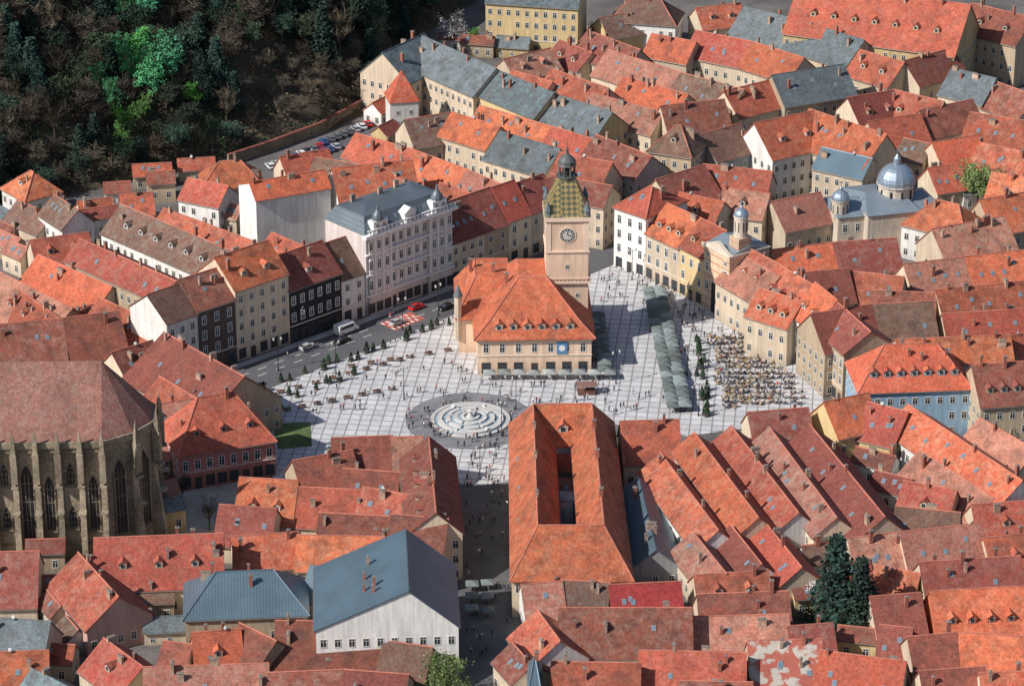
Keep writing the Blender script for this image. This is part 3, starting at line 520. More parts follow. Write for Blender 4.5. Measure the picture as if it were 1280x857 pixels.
# ---- gothic church
def church():
    p=W(-110,704);q=W(136,700);a,L=fr(p,q);n=Vector((-math.sin(a),math.cos(a),0)); D=26; o=(p+q)/2+n*D/2
    t=empty('gothic_church',(o.x,o.y,0),a); M=Matrix.Translation((o.x,o.y,0))@Matrix.Rotation(a,4,'Z'); h=L/2; d=D/2; he=27; hr=40
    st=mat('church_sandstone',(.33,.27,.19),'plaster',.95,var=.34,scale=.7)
    fp=[(-h,-d),(h,-d),(h+6,-d+4),(h+9.5,-4),(h+9.5,4),(h+6,d-4),(h,d),(-h,d)]
    w=MB(); w.prism([(x,y,he) for x,y in fp],[(x,y,0) for x,y in fp]); w.build('wall',st,t); addbvh(w,M)
    r=MB(); rl=(-h,0,hr); rr=(h-.5,0,hr)
    pr=MB()
    for i in range(7):
        A=fp[i];B=fp[i+1]; z=he+.9
        if i==0: q_=[(*A,z),(*B,z),rr,rl]
        elif i==6: q_=[(*A,z),(*B,z),rl,rr]
        else: q_=[(*A,z),(*B,z),rr]
        r.prism(q_,[(x,y,z-.5) for x,y,z in q_])
        va=Vector(A);vb=Vector(B);dd=(vb-va);ln=dd.length;dd/=ln;nr=Vector((dd.y,-dd.x))
        oq=[va+nr*.4,vb+nr*.4,vb-nr*.2,va-nr*.2]
        pr.prism([(x.x,x.y,he+.8) for x in oq],[(x.x,x.y,he-.6) for x in oq])
    ro=r.build('roof',[mat('church_old_tiles',(.37,.165,.125),'tile',.9,var=.14)],t); addbvh(r,M); pr.build('parapet',st,t)
    nb=9; bay=L/nb
    pts=[]
    for i in range(nb+1): pts.append((-h+i*bay,-d,-math.pi/2))
    pts+= [(h+6,-d+4,-.85),(h+9.5,-4,-.3),(h+9.5,4,.3)]
    bm=MB()
    bm.prism([(-.6,-.2,20),(.6,-.2,20),(.6,1.2,24.5),(-.6,1.2,24.5)],[(-.6,-2.6,0),(.6,-2.6,0),(.6,1.2,0),(-.6,1.2,0)])
    bm.box(-.65,.65,-1.9,-.4,19,25.6,0); bm.cyl(0,-1.15,25.6,27.6,.75,.6,4,0,math.pi/4); bm.cyl(0,-1.15,27.6,31,.7,.04,4,0,math.pi/4)
    bm.box(-.75,.75,-2.7,-.4,12,12.4,0); bm.box(-.75,.75,-2.3,-.4,18,18.35,0); me=bm.mesh('buttress',[st])
    for x,y,an in pts: put('buttress',me,t,(x,y-.01,0),an+math.pi/2)
    def gwin(hw,hh):
        wm=MB(); o_=[(-hw,0),(hw,0),(hw,hh-2.8),(hw*.75,hh-1.4),(0,hh),(-hw*.75,hh-1.4),(-hw,hh-2.8)]
        wm.prism([(x,-.06,z) for x,z in o_],[(x,0,z) for x,z in o_],0)
        for x in (-.4,.4): wm.box(x-.05,x+.05,-.14,-.061,0,hh-1.8,1)
        for z in (.25,.5,.75): wm.box(-hw,hw,-.12,-.061,z*hh,z*hh+.1,1)
        for s in (-1,1): wm.box(s*(hw+.2)-.14,s*(hw+.2)+.14,-.3,.02,-.3,hh-2.4,1)
        wm.box(-hw-.5,hw+.5,-.4,.02,-.6,-.3,1); return wm.mesh('gothic_window',[DARK,st])
    A1=gwin(1.15,17); A2=gwin(.9,12.5); A3=gwin(.8,5)
    for i in range(nb):
        x=-h+(i+.5)*bay
        if i%3==1: put('gothic_window',A3,t,(x,-d-.01,18)); put('gothic_window',A3,t,(x,-d-.01,8))
        else: put('gothic_window',A1 if i%2 else A2,t,(x,-d-.01,5.5 if i%2 else 7.5))
    for (A,B) in ((fp[1],fp[2]),(fp[2],fp[3]),(fp[3],fp[4])):
        an=math.atan2(B[1]-A[1],B[0]-A[0]); nr=(math.sin(an),-math.cos(an)); put('gothic_window',A1,t,((A[0]+B[0])/2+nr[0]*.02,(A[1]+B[1])/2+nr[1]*.02,5.5),an)
    mb=MB(); mb.box(-h,h,-d-.3,-d+.01,25.3,25.8); mb.box(-h,h,-d-.2,-d+.012,4,4.4)
    mb.build('string_course',mat('church_dark_stone',(.2,.165,.12),'stone',.9),t)
    tag(t,'huge gothic stone church with buttresses and steep old tiled roof at left','church')
church()
# ---- orthodox domed church
def dome(t,lx,ly,z0,z1,r):
    m1=mat('orthodox_plaster',(.66,.57,.46),'plaster'); m2=mat('dome_metal',(.33,.41,.49),'seam',.35,.5,.08)
    mb=MB(); mb.lathe(lx,ly,[(r,z0),(r,z1),(r*1.1,z1),(r*1.1,z1+.4)],16,0)
    n=10
    for i in range(n):
        an=(i+.5)*2*math.pi/n; x=lx+r*.99*math.cos(an); y=ly+r*.99*math.sin(an)
        mb.cyl(x,y,z0+(z1-z0)*.3,z1-.9,r*.07,r*.07,6,2)
    mb.build('drum',[m1,m2,DARK],t); mb=MB()
    pf=[(r*1.08*math.cos(k*math.pi/16),z1+.4+r*1.1*math.sin(k*math.pi/16)) for k in range(8)]
    mb.lathe(lx,ly,pf+[(r*.22,z1+.4+r*1.12),(r*.2,z1+r*1.5),(r*.05,z1+r*1.75)],16,0); zt=z1+r*1.75
    mb.box(lx-.08,lx+.08,ly-.08,ly+.08,zt,zt+1.6,0); mb.box(lx-.45,lx+.45,ly-.07,ly+.07,zt+.9,zt+1.1,0)
    mb.build('dome',m2,t)
c=W(1100,300,0); t=empty('orthodox_church',(c.x,c.y,0),.25); mb=MB(); mb.box(-14,14,-6,8,0,10); mb.box(-7,7,-9,11,0,11); mb.build('wall',mat('orthodox_plaster',(.66,.57,.46),'plaster'),t); addbvh(mb,Matrix.Translation(c)@Matrix.Rotation(.25,4,'Z'))
mb=MB()
for x0,x1,y0,y1,z in ((-14.4,14.4,-6.4,8.4,10),(-7.4,7.4,-9.4,11.4,11)):
    q=[(x0,y0,z),(x1,y0,z),(x1-3,(y0+y1)/2,z+2.4),(x0+3,(y0+y1)/2,z+2.4)]; mb.prism(q,[(x,y,z-.15) for x,y,z in q])
    mb.poly([(x1,y1,z),(x0,y1,z),(x0+3,(y0+y1)/2,z+2.4),(x1-3,(y0+y1)/2,z+2.4)]); mb.poly([(x0,y1,z),(x0,y0,z),(x0+3,(y0+y1)/2,z+2.4)]); mb.poly([(x1,y0,z),(x1,y1,z),(x1-3,(y0+y1)/2,z+2.4)])
mb.build('roof',mat('church_zinc',(.26,.32,.37),'seam',.45,.3,.1),t)
dome(t,4,1,10.5,15,4.6); dome(t,-12.5,-3,9,13.5,2.2); dome(t,9,8,9.5,12.5,1.9)
for i in range(8): 
    if abs(-12+i*3.4)>7.5: put('window',WM['t'],t,(-12+i*3.4,-6.01,6.8))
tag(t,'orthodox church with a large silver dome and metal roofs right of the square','church')
p=W(878,383);q=W(910,401);a,L=fr(p,q);n=Vector((-math.sin(a),math.cos(a),0)); D=12; o=(p+q)/2+n*D/2; t=empty('church_front',(o.x,o.y,0),a); M=Matrix.Translation((o.x,o.y,0))@Matrix.Rotation(a,4,'Z')
ft=mat('church_front_tan',(.66,.49,.34),'plaster',.9); h=L/2-.03; mb=MB(); mb.box(-h,h,-6,6,0,16.5); 
mb.build('wall',ft,t); addbvh(mb,M)
mb=MB()
for z in range(1,16,2): mb.box(-h+.01,h-.01,-6.06,-5.99,z,z+.3,0)
mb.build('brick_bands',mat('red_brick_bands',(.46,.25,.17),'stone'),t)
mb=MB(); mb.box(-h-.3,h+.3,-6.4,6.3,16.5,17.0,0); mb.prism([(-h,-6.2,17.0),(h,-6.2,17.0),(0,-6.2,19.2)],[(-h,-5.2,17.0),(h,-5.2,17.0),(0,-5.2,19.2)],0); mb.build('gable_cornice',TRIM,t)
mb=MB(); ar=[(-1.6,0),(1.6,0)]+[(1.6*math.cos(k*math.pi/8),7+1.6*math.sin(k*math.pi/8)) for k in range(9)]
mb.prism([(x,-6.2,z) for x,z in ar],[(x,-6.0,z) for x,z in ar],0); mb.build('entrance_arch',DARK,t)
for x in (-h+1.6,h-1.6):
    for z in (6.5,11.5,14.6): put('window',WM['t'] if z<14 else WM['s'],t,(x,-6.08,z))
mb=MB(); mb.prism([(-h,-5,17.2),(h,-5,17.2),(h,0,18.4),(-h,0,18.4)],[(-h,-5,17.0),(h,-5,17.0),(h,0,17.0),(-h,0,17.0)]); mb.prism([(-h,0,18.4),(h,0,18.4),(h,6,17.2),(-h,6,17.2)],[(-h,0,17.0),(h,0,17.0),(h,6,17.0),(-h,6,17.0)]); mb.build('roof',MATS['church_zinc'],t)
mb=MB(); mb.box(.9,4.7,-3.0,.8,17.0,20.5,0); 
for z in (17.8,19.2): mb.box(.87,4.73,-3.03,.83,z,z+.3,1)
mb.build('tower_base',[ft,MATS['red_brick_bands']],t); dome(t,2.8,-1.1,20.5,25.5,1.7)
tag(t,'tall tan banded church front with entrance arch and small domed tower facing the square','church front')
# ---------------------------------------------------------------- fillers in gaps
SQ=[(300,500),(480,430),(572,392),(742,342),(768,331),(812,344),(850,363),(905,393),(945,415),(1014,468),(1040,520),(860,545),(770,530),(640,535),(640,605),(575,605),(560,560),(420,560),(380,600),(345,610),(330,560)]
ROAD=[(200,512),(285,460),(458,397),(565,358),(640,331),(735,298),(745,262),(772,262),(768,331),(742,342),(572,392),(480,430),(300,500),(262,520)]
STREET=[(572,603),(642,603),(644,880),(566,880)]
LOT=[(322,214),(335,202),(400,178),(462,154),(472,161),(420,188),(360,214)]
YARD=[(196,610),(280,600),(345,606),(300,640),(262,668),(210,668)]
bvh=BVHTree.FromPolygons(VP,VF)
def vis(p,eye=CAM,eps=.5):
    d=(Vector(p)-eye); L=d.length; h=bvh.ray_cast(eye,d/L,L-eps); return h[0] is None
EDGE=[(-300,330),(-100,300),(0,268),(100,242),(230,212),(300,197),(360,180),(420,160),(465,138),(478,70),(540,38),(620,-12),(760,-40),(1300,-60)]
EW=[W(x,y) for x,y in EDGE]
def edge(x):
    if x<=EW[0].x: return EW[0].y-(EW[0].x-x)*.3
    for p,q in zip(EW,EW[1:]):
        if x<=q.x: return p.y+(q.y-p.y)*(x-p.x)/(q.x-p.x)
    return EW[-1].y
def hillz(x,t): return .5*t+1.6*math.sin(x*.06+t*.05)*min(1,t/20)+1.1*math.sin(x*.17-t*.11)*min(1,t/12)
fill=[]
for py in range(60,860,9):
    for px in range(4,1280,11):
        if any(inpoly(px,py,Q) for Q in (SQ,ROAD,STREET,LOT,YARD)): continue
        g=W(px,py)
        if g.y>edge(g.x)-6: continue
        if not vis(g): continue
        if any((g.x-f[0])**2+(g.y-f[1])**2<95 for f in fill): continue
        if any(inpoly(*PX(g+Vector((dx,dy,0))),Q) for Q in (SQ,ROAD,STREET,LOT) for dx,dy in ((5,0),(-5,0),(0,6),(0,-6))): continue
        fill.append((g.x,g.y,px,py))
def region(px,py):
    v='upper' if py<290 else ('middle' if py<570 else 'lower'); h_='left' if px<430 else ('centre' if px<850 else 'right'); return v+' '+h_
for x,y,px,py in fill:
    na=min(ANG,key=lambda q:(q[0]-x)**2+(q[1]-y)**2)[2]
    L=R.uniform(6,11); hw=R.uniform(2.0,3.2); he=R.uniform(3,6); rc=R.choice('rrpmmmogb'); wc=R.choice('ccwwty')
    rt=building(Vector((x,y,0)),na,L,hw,hw,he,he+hw*.8,'g',rc,wc,'','courtyard_outbuilding')
    tag(rt,f"small {ROOFN[rc]} roofed {WALL[wc][0]} outbuilding wedged in a courtyard, {region(px,py)} of town",'outbuilding',f'courtyard outbuildings {region(px,py)} {ROOFN[rc]} {WALL[wc][0]}')
print('fillers',len(fill))
bvh=BVHTree.FromPolygons(VP,VF)
nw=0
bpy.context.view_layer.update()
cnt={}
for root,x,y,z,rot,k,nx,ny in WINS:
    wp=root.matrix_world@Vector((x,y,z)); wp=wp+Vector((nx,ny,0))*.35; q=PX(wp)
    if not(-60<q[0]<1340 and -50<q[1]<910): continue
    if vis(wp) or vis(wp,CAM+Vector((35,0,0))) or vis(wp,CAM-Vector((35,0,0))):
        cnt[root]=cnt.get(root,0)+1
        if cnt[root]>95: continue
        put('door' if k=='d' else 'window',WM[k],root,(x,y,z),rot); nw+=1
print('windows',nw)
cu=bpy.data.curves.new('sign','FONT'); cu.body='6'; cu.size=3.2; cu.extrude=.03; to=bpy.data.objects.new('tmp',cu); COL.objects.link(to); bpy.context.view_layer.update()
me=bpy.data.meshes.new_from_object(to.evaluated_get(bpy.context.evaluated_depsgraph_get())); bpy.data.objects.remove(to); me.materials.clear(); me.materials.append(WHITE)
for o in list(bpy.data.objects):
    if o.get('label','').startswith('maroon roofed black house'):
        s=put('facade_sign',me,o,(-5.2,-7.25,6.5)); s.rotation_euler=(math.pi/2,0,0)
# ---------------------------------------------------------------- ground, roads, hill
mb=MB(); mb.poly([(-6000,-2500,-.02),(6000,-2500,-.02),(6000,9000,-.02),(-6000,9000,-.02)]); o=mb.build('ground',mat('ground_cobbles',(.13,.12,.115),'stone',.95,var=.25,scale=.6)); o['kind']='structure'
structure('square_paving',SQ,.12,mat('square_slabs',(.62,.62,.63),'grid',.85,var=.08),-.01)
ASP=mat('asphalt',(.10,.10,.108),'stone',.9,var=.14,scale=.5)
structure('road',ROAD,.01,ASP); structure('narrow_street',STREET,.06,mat('street_cobbles',(.10,.105,.11),'stone',.9,var=.2)); structure('parking_lot',LOT,.012,ASP)
structure('churchyard_paving',YARD,.02,mat('yard_stone',(.44,.40,.35),'stone',.9,var=.15))
structure('pavement',[(286,459),(458,397),(565,358),(640,332),(643,336),(566,362),(460,402),(290,463)],.13,mat('pavement_slab',(.40,.39,.38),'stone',.9),0)
structure('crossing_paint',[(474,404),(512,390),(532,398),(494,413)],.024,mat('red_road_paint',(.45,.12,.09),'stone',.8,var=.2))
mb=MB()
for i in range(6):
    for j in range(3):
        u=(i+.1+.5*(j%2))/6.6; 
        def q(u,v): 
            a=W(474,404).lerp(W(512,390),u); b=W(494,413).lerp(W(532,398),u); p=a.lerp(b,v); return (p.x,p.y,.034)
        v0=j/3+.04; mb.poly([q(u,v0),q(u+.05,v0),q(u+.05,v0+.22),q(u,v0+.22)])
o=mb.build('crossing_stripes',WHITE); o['kind']='structure'
mb=MB()
for (a,b) in (((300,478),(475,414)),((520,396),(640,352)),((300,470),(470,408))):
    A=W(*a);B=W(*b);n=int((B-A).length/5)
    for i in range(n):
        p=A.lerp(B,i/n);q_=A.lerp(B,(i+.5)/n);d=(B-A).normalized();s=Vector((-d.y,d.x,0))*.09
        mb.poly([(p-s).to_tuple()[:2]+(.03,),(q_-s).to_tuple()[:2]+(.03,),(q_+s).to_tuple()[:2]+(.03,),(p+s).to_tuple()[:2]+(.03,)])
o=mb.build('lane_markings',WHITE); o['kind']='structure'
structure('lawn',[(340,530),(388,528),(390,558),(348,562)],.16,mat('lawn_grass',(.10,.16,.05),'leaf',.9,var=.3),.1)
structure('lawn',[(338,505),(352,503),(356,512),(340,516)],.16,MATS['lawn_grass'],.1)
hm=MB(); xs=[-420+6*i for i in range(160)]; ts=[0,3,7]+[12+7*i for i in range(50)]
for x in xs:
    for t in ts: hm.v.append((x,edge(x)+t,hillz(x,t)-.1 if t>0 else -.3))
nt_=len(ts)
for i in range(len(xs)-1):
    for j in range(nt_-1):
        hm.f.append((i*nt_+j,(i+1)*nt_+j,(i+1)*nt_+j+1,i*nt_+j+1)); hm.m.append(0)
o=hm.build('hill',mat('hill_soil',(.070,.054,.034),'stone',.95,var=.4,scale=.6)); o['kind']='structure'
CLEAR=[(300,50),(455,50),(462,130),(330,175),(290,150)]
ug=MB(); rr=random.Random(3)
for _ in range(9000):
    x=rr.uniform(-200,40); t=rr.uniform(1,95); y=edge(x)+t; z=hillz(x,t); px,py=PX((x,y,z))
    if not(-15<px<650 and -15<py<330): continue
    cl=inpoly(px,py,CLEAR)
    if cl and rr.random()<.6: continue
    c=Vector((x,y,z+rr.uniform(.1,.6)))
    k=(1 if rr.random()<.8 else 2) if cl else (0 if rr.random()<.5 else (1 if rr.random()<.6 else 2))
    for _ in range(5):
        p=c+Vector((rr.gauss(0,.7),rr.gauss(0,.7),rr.uniform(0,1.3))); u=Vector((rr.gauss(0,1),rr.gauss(0,1),rr.gauss(0,.7))).normalized()*rr.uniform(.25,.5); v=u.orthogonal().normalized()*rr.uniform(.2,.4); ug.poly([p-u,p-v,p+u,p+v],k)
tag(ug.build('undergrowth',[mat('brush_dark',(.024,.044,.028),'stone',.9,var=.3),mat('brush_brown',(.12,.085,.052),'stone',.9,var=.3),mat('brush_green',(.05,.11,.035),'stone',.9,var=.3)]),'dense low brush and bushes covering the wooded hillside','undergrowth',None,'stuff')
# ---------------------------------------------------------------- trees
def tree_proto(kind,h,r,col,seed,name):
    rr=random.Random(seed); t=empty(name,(0,-3000,0)); tm=MB(); bark=mat('bark',(.10,.08,.06),'stone',.95,var=.3)
    tm.rod((0,0,-1),(0,0,h*(.9 if kind=='conifer' else .6)),.3,.08,6)
    cm=MB()
    def leafs(c,n,s,spread):
        for _ in range(n):
            p=Vector(c)+Vector((rr.gauss(0,spread),rr.gauss(0,spread),rr.gauss(0,spread*.8)))
            u=Vector((rr.gauss(0,1),rr.gauss(0,1),rr.gauss(0,.6))).normalized(); v=u.orthogonal().normalized()*rr.uniform(.5,1)*s; u=u*s
            cm.poly([p-u,p-v*.8,p+u,p+v*.8],0 if rr.random()<.6 else 1)
    if kind=='conifer':
        for k in range(17):
            z=h*(.08+.9*k/17); rad=r*(1-k/17.5)**.85
            for b in range(10):
                a=b*2*math.pi/10+k*.5+rr.uniform(-.25,.25); L=rad*rr.uniform(.6,1.18)
                tm.rod((0,0,z),(L*.8*math.cos(a),L*.8*math.sin(a),z-.1*L),.05,.02,3)
                for s in (.3,.55,.8,1): leafs((L*s*math.cos(a),L*s*math.sin(a),z-.22*L*s),5,.30,.3)
    else:
        nb=12
        for b in range(nb):
            a=b*2.4; z0=h*rr.uniform(.25,.5); e=Vector((r*.85*math.cos(a)*rr.uniform(.35,1),r*.85*math.sin(a)*rr.uniform(.35,1),h*rr.uniform(.45,.97)))
            tm.rod((0,0,z0),e,.14,.05,4)
            if kind=='bare':
                for _ in range(26):
                    p=Vector((0,0,z0)).lerp(e,rr.uniform(.35,1)); dr=Vector((rr.gauss(0,.6),rr.gauss(0,.6),rr.uniform(.1,1))).normalized()*rr.uniform(1.2,2.6)
                    s=dr.orthogonal().normalized()*.06; cm.poly([p-s,p+s,p+dr],0)
                    for _ in range(4):
                        p2=p+dr*rr.uniform(.3,.9); d2=(dr.normalized()+Vector((rr.gauss(0,.7),rr.gauss(0,.7),rr.gauss(0,.5)))).normalized()*rr.uniform(.5,1.2); s2=d2.orthogonal().normalized()*.045; cm.poly([p2-s2,p2+s2,p2+d2],1)
            else:
                for _ in range(8):
                    c=Vector((0,0,z0+h*.1)).lerp(e,rr.uniform(.55,1.1))+Vector((rr.gauss(0,r*.2),rr.gauss(0,r*.2),rr.gauss(0,h*.06))); leafs(c,24,.22,r*rr.uniform(.07,.15))
    tm.build('trunk',bark,t)
    c1=mat('foliage_'+name+str(seed),col,'leaf',.8,var=.35); c2=mat('foliage_dark_'+name+str(seed),tuple(c*.5 for c in col),'leaf',.85,var=.3)
    cm.build('crown',[c1,c2],t); return t
TP={'bare':[tree_proto('bare',11,4.5,(.15,.115,.08),1,'bare_tree'),tree_proto('bare',9,4,(.11,.09,.065),2,'bare_tree')],
 'dark':[tree_proto('conifer',13,4.0,(.022,.060,.042),3,'fir_tree'),tree_proto('leafy',11,4.0,(.030,.072,.044),4,'broadleaf_tree'),tree_proto('leafy',9,4.0,(.048,.078,.036),14,'broadleaf_tree')],
 'green':[tree_proto('leafy',11,3.7,(.13,.36,.07),5,'broadleaf_tree'),tree_proto('leafy',12,3.4,(.07,.30,.12),6,'broadleaf_tree')],
 'white':[tree_proto('leafy',8,3.8,(.62,.60,.60),7,'blossoming_tree')],
 'spring':[tree_proto('leafy',9,4.4,(.20,.27,.09),8,'broadleaf_tree')]}
KN={'bare':'bare brown','dark':'dark green','green':'bright fresh green','white':'white blossoming','spring':'pale spring green'}
trees=[]
def plant(kind,loc,s,label,group=None,rz=None,idx=None):
    p=TP[kind][idx] if idx is not None else R.choice(TP[kind]); o=copytree(p,loc,R.uniform(0,6.28) if rz is None else rz,s); tag(o,label,'tree',group); return o
n=0
for _ in range(20000):
    if n>=285: break
    x=R.uniform(-180,30); t=R.uniform(2,100); y=edge(x)+t; z=hillz(x,t); px,py=PX((x,y,z+6))
    if not(-20<px<640 and -14<py<330): continue
    if any((x-a)**2+(y-b)**2<20 for a,b in trees): continue
    clear=inpoly(px,py,CLEAR)
    if clear and R.random()<.85: continue
    gr=math.exp(-(((px-160)/62)**2+((py-100)/90)**2))
    u=R.random()
    kind='green' if u<gr*.6 else ('bare' if R.random()<(.5 if px<110 else .3) else 'dark')
    trees.append((x,y)); s=R.uniform(.9,1.4)*(1 if t>15 else .75)
    if clear: kind,s='bare',.7
    zone='near the foot of the slope' if t<22 else ('midway up the slope' if t<50 else 'high on the slope'); sd='far left' if px<150 else ('left' if px<320 else 'right side')
    plant(kind,(x,y,z-.3),s,f"{KN[kind]} tree {zone}, {sd} of the wood",f"{kind} trees {zone} {sd}"); n+=1
print('trees',n)
for px,py,k,s,l in ((1042,790,'dark',1.75,'tall dark spruce among the roofs at lower right'),(1072,798,'dark',1.45,'shorter dark spruce beside the tallest one at lower right'),(1008,757,'white',.9,'white blossoming tree left of the tall spruce'),
  (565,62,'white',1.3,'white blossoming tree near the yellow building at the top'),(592,66,'green',.8,'small fresh green tree right of the top blossoming tree'),(1222,262,'spring',1.5,'pale green tree in a yard at the right edge'),(1250,255,'spring',1.2,'smaller pale green tree beside the right edge yard tree'),
  (562,880,'spring',1.25,'pale green tree at the bottom end of the narrow street'),(262,662,'bare',.8,'bare tree in the yard beside the gothic church'),(228,626,'bare',.6,'bare tree in front of the rose red house'),(530,880,'spring',.7,'small pale tree left of the street end tree'),
  (1265,560,'dark',.6,'small dark tree beside the orange skylight roof'),(740,60,'bare',.7,'bare tree between the yellow and white buildings at top'),(640,62,'bare',.6,'bare tree in front of the yellow building')):
    c=W(px,py); plant(k,(c.x,c.y,0),s,l,idx=0)
mb=MB(); P_=[(285,198),(335,182),(400,158),(455,128)]
Wp=[W(x,y,2) for x,y in P_]
for p,q_ in zip(Wp,Wp[1:]):
    d=(q_-p).normalized(); s=Vector((-d.y,d.x,0))*.4; b=[p-s,q_-s,q_+s,p+s]; mb.prism([(v.x,v.y,3.0) for v in b],[(v.x,v.y,0) for v in b])
    b=[p-s*1.4,q_-s*1.4,q_+s*1.4,p+s*1.4]; mb.prism([(v.x,v.y,3.2) for v in b],[(v.x,v.y,3.0) for v in b],1)
tag(mb.build('stone_wall',[mat('old_wall_stone',(.22,.175,.12),'stone',.95,var=.3),roofmat('m')]),'old stone wall with tiled coping climbing the wooded slope above the car park','wall')
for L_ in TP.values():
    for p in L_:
        for c in list(p.children): bpy.data.objects.remove(c)
        bpy.data.objects.remove(p)
# ---------------------------------------------------------------- people
POSE={'standing':dict(lk=(.1,0,.5),lf=(.1,0,.07),rk=(-.1,0,.5),rf=(-.1,0,.07),le=(.26,.02,1.15),lh=(.27,.08,.88),re=(-.26,.02,1.15),rh=(-.27,.08,.88),pz=.93),
'walking':dict(lk=(.1,.2,.53),lf=(.1,.3,.08),rk=(-.1,.02,.5),rf=(-.1,-.3,.12),le=(.26,-.12,1.17),lh=(.27,-.16,.92),re=(-.26,.1,1.17),rh=(-.26,.3,.98),pz=.91),
'seated':dict(lk=(.12,.42,.5),lf=(.12,.42,.07),rk=(-.12,.42,.5),rf=(-.12,.45,.07),le=(.25,.12,.8),lh=(.15,.35,.72),re=(-.25,.12,.8),rh=(-.15,.35,.72),pz=.5)}
def person_mesh(pose,top,bot,hair):
    P=POSE[pose]; dz=P['pz']-.93
    J=[('pel',(0,0,.95+dz),.15,1),('che',(0,.01,1.3+dz),.165,0),('nek',(0,.02,1.49+dz),.06,3),('hea',(0,.03,1.6+dz),.10,3),('top',(0,.02,1.71+dz),.09,4),
     ('ls',(.19,0,1.42+dz),.07,0),('le',P['le'],.05,0),('lh',P['lh'],.035,3),('rs',(-.19,0,1.42+dz),.07,0),('re',P['re'],.05,0),('rh',P['rh'],.035,3),
     ('lp',(.1,0,.88+dz),.1,1),('lk',P['lk'],.065,1),('lf',P['lf'],.045,1),('lt',(P['lf'][0],P['lf'][1]+.15,.045),.035,2),('rp',(-.1,0,.88+dz),.1,1),('rk',P['rk'],.065,1),('rf',P['rf'],.045,1),('rt',(P['rf'][0],P['rf'][1]+.15,.045),.035,2)]
    E=[(0,1),(1,2),(2,3),(3,4),(1,5),(5,6),(6,7),(1,8),(8,9),(9,10),(0,11),(11,12),(12,13),(13,14),(0,15),(15,16),(16,17),(17,18)]
    me=bpy.data.meshes.new('person'); me.from_pydata([j[1] for j in J],E,[]); o=bpy.data.objects.new('tmp',me); COL.objects.link(o)
    md=o.modifiers.new('s','SKIN'); 
    for i,j in enumerate(J): me.skin_vertices[0].data[i].radius=(j[2],j[2]); 
    me.skin_vertices[0].data[0].use_root=True
    sb=o.modifiers.new('u','SUBSURF'); sb.levels=1
    bpy.context.view_layer.update()
    ev=bpy.data.meshes.new_from_object(o.evaluated_get(bpy.context.evaluated_depsgraph_get())); bpy.data.objects.remove(o)
    ev.materials.clear()
    for m in (top,bot,mat('shoe_leather',(.04,.03,.03),'plain',.6),mat('skin',(.55,.33,.24),'plain',.6),hair): ev.materials.append(m)
    for f in ev.polygons:
        c=f.center; k=min(range(len(J)),key=lambda i:(c-Vector(J[i][1])).length-J[i][2]*.5); f.material_index=J[k][3]
        f.use_smooth=True
    ev.name='person'; return ev
CL={'black':(.02,.02,.022),'dark blue':(.03,.05,.12),'red':(.45,.04,.04),'white':(.75,.74,.72),'grey':(.22,.22,.23),'beige':(.45,.36,.25)}
def cm_(k): return mat('cloth_'+k.replace(' ','_'),CL[k],'plain',.9)
HB=mat('hair_dark',(.04,.025,.018),'plain',.8)
PM={}
for pose in POSE:
    for tp,bt in (('black','dark blue'),('dark blue','black'),('red','dark blue'),('white','grey'),('grey','black'),('beige','dark blue')): PM[(pose,tp,bt)]=person_mesh(pose,cm_(tp),cm_(bt),HB)
KEYS={p:[k for k in PM if k[0]==p] for p in POSE}
PEOPLE=[]
def person(x,y,z,pose,place,rz=None,top=None):
    ks=KEYS[pose]; k=R.choices(ks,[5,4,1.2,2.2,3,1.5])[0]
    PEOPLE.append((x,y,z,R.uniform(0,6.28) if rz is None else rz,R.uniform(.94,1.06),k,pose,place))
def openat(x,y): return bvh.ray_cast(Vector((x,y,.3)),Vector((0,0,1)))[0] is None and bvh.find_nearest(Vector((x,y,1)))[3]>.7
ppl=[]
def crowd(n,poly,place,z=.12,pair=.35):
    xs_=[p[0] for p in poly]; ys_=[p[1] for p in poly]; k=0
    for _ in range(n*12):
        if k>=n: break
        px=R.uniform(min(xs_),max(xs_)); py=R.uniform(min(ys_),max(ys_))
        if not inpoly(px,py,poly): continue
        g=W(px,py)
        if not openat(g.x,g.y) or not vis(g+Vector((0,0,1.5))): continue
        if any((g.x-a)**2+(g.y-b)**2<.5 for a,b in ppl): continue
        person(g.x,g.y,z,R.choice(('standing','walking','walking')),place); ppl.append((g.x,g.y)); k+=1
        if R.random()<pair:
            g2=g+Vector((.7,.3,0)); person(g2.x,g2.y,z,'walking',place); ppl.append((g2.x,g2.y)); k+=1
crowd(52,[(310,500),(480,440),(590,440),(590,520),(340,522)],'on the left part of the square')
crowd(52,[(745,345),(800,345),(850,370),(900,400),(860,420),(800,385),(750,380)],'between the tower and the right facades')
crowd(50,[(740,480),(850,505),(880,520),(660,518),(600,482)],'in front of the council house')
crowd(38,[(860,390),(960,430),(900,430),(860,510),(848,510),(835,380)],'beside the cafe terrace')
crowd(34,[(578,560),(636,560),(634,640),(582,640)],'at the mouth of the narrow street',z=.12)
crowd(34,[(580,640),(636,640),(634,840),(582,840)],'in the shaded narrow street',z=.06)
crowd(8,[(300,470),(450,412),(560,370),(565,374),(455,418),(310,478)],'crossing the road',z=.02)
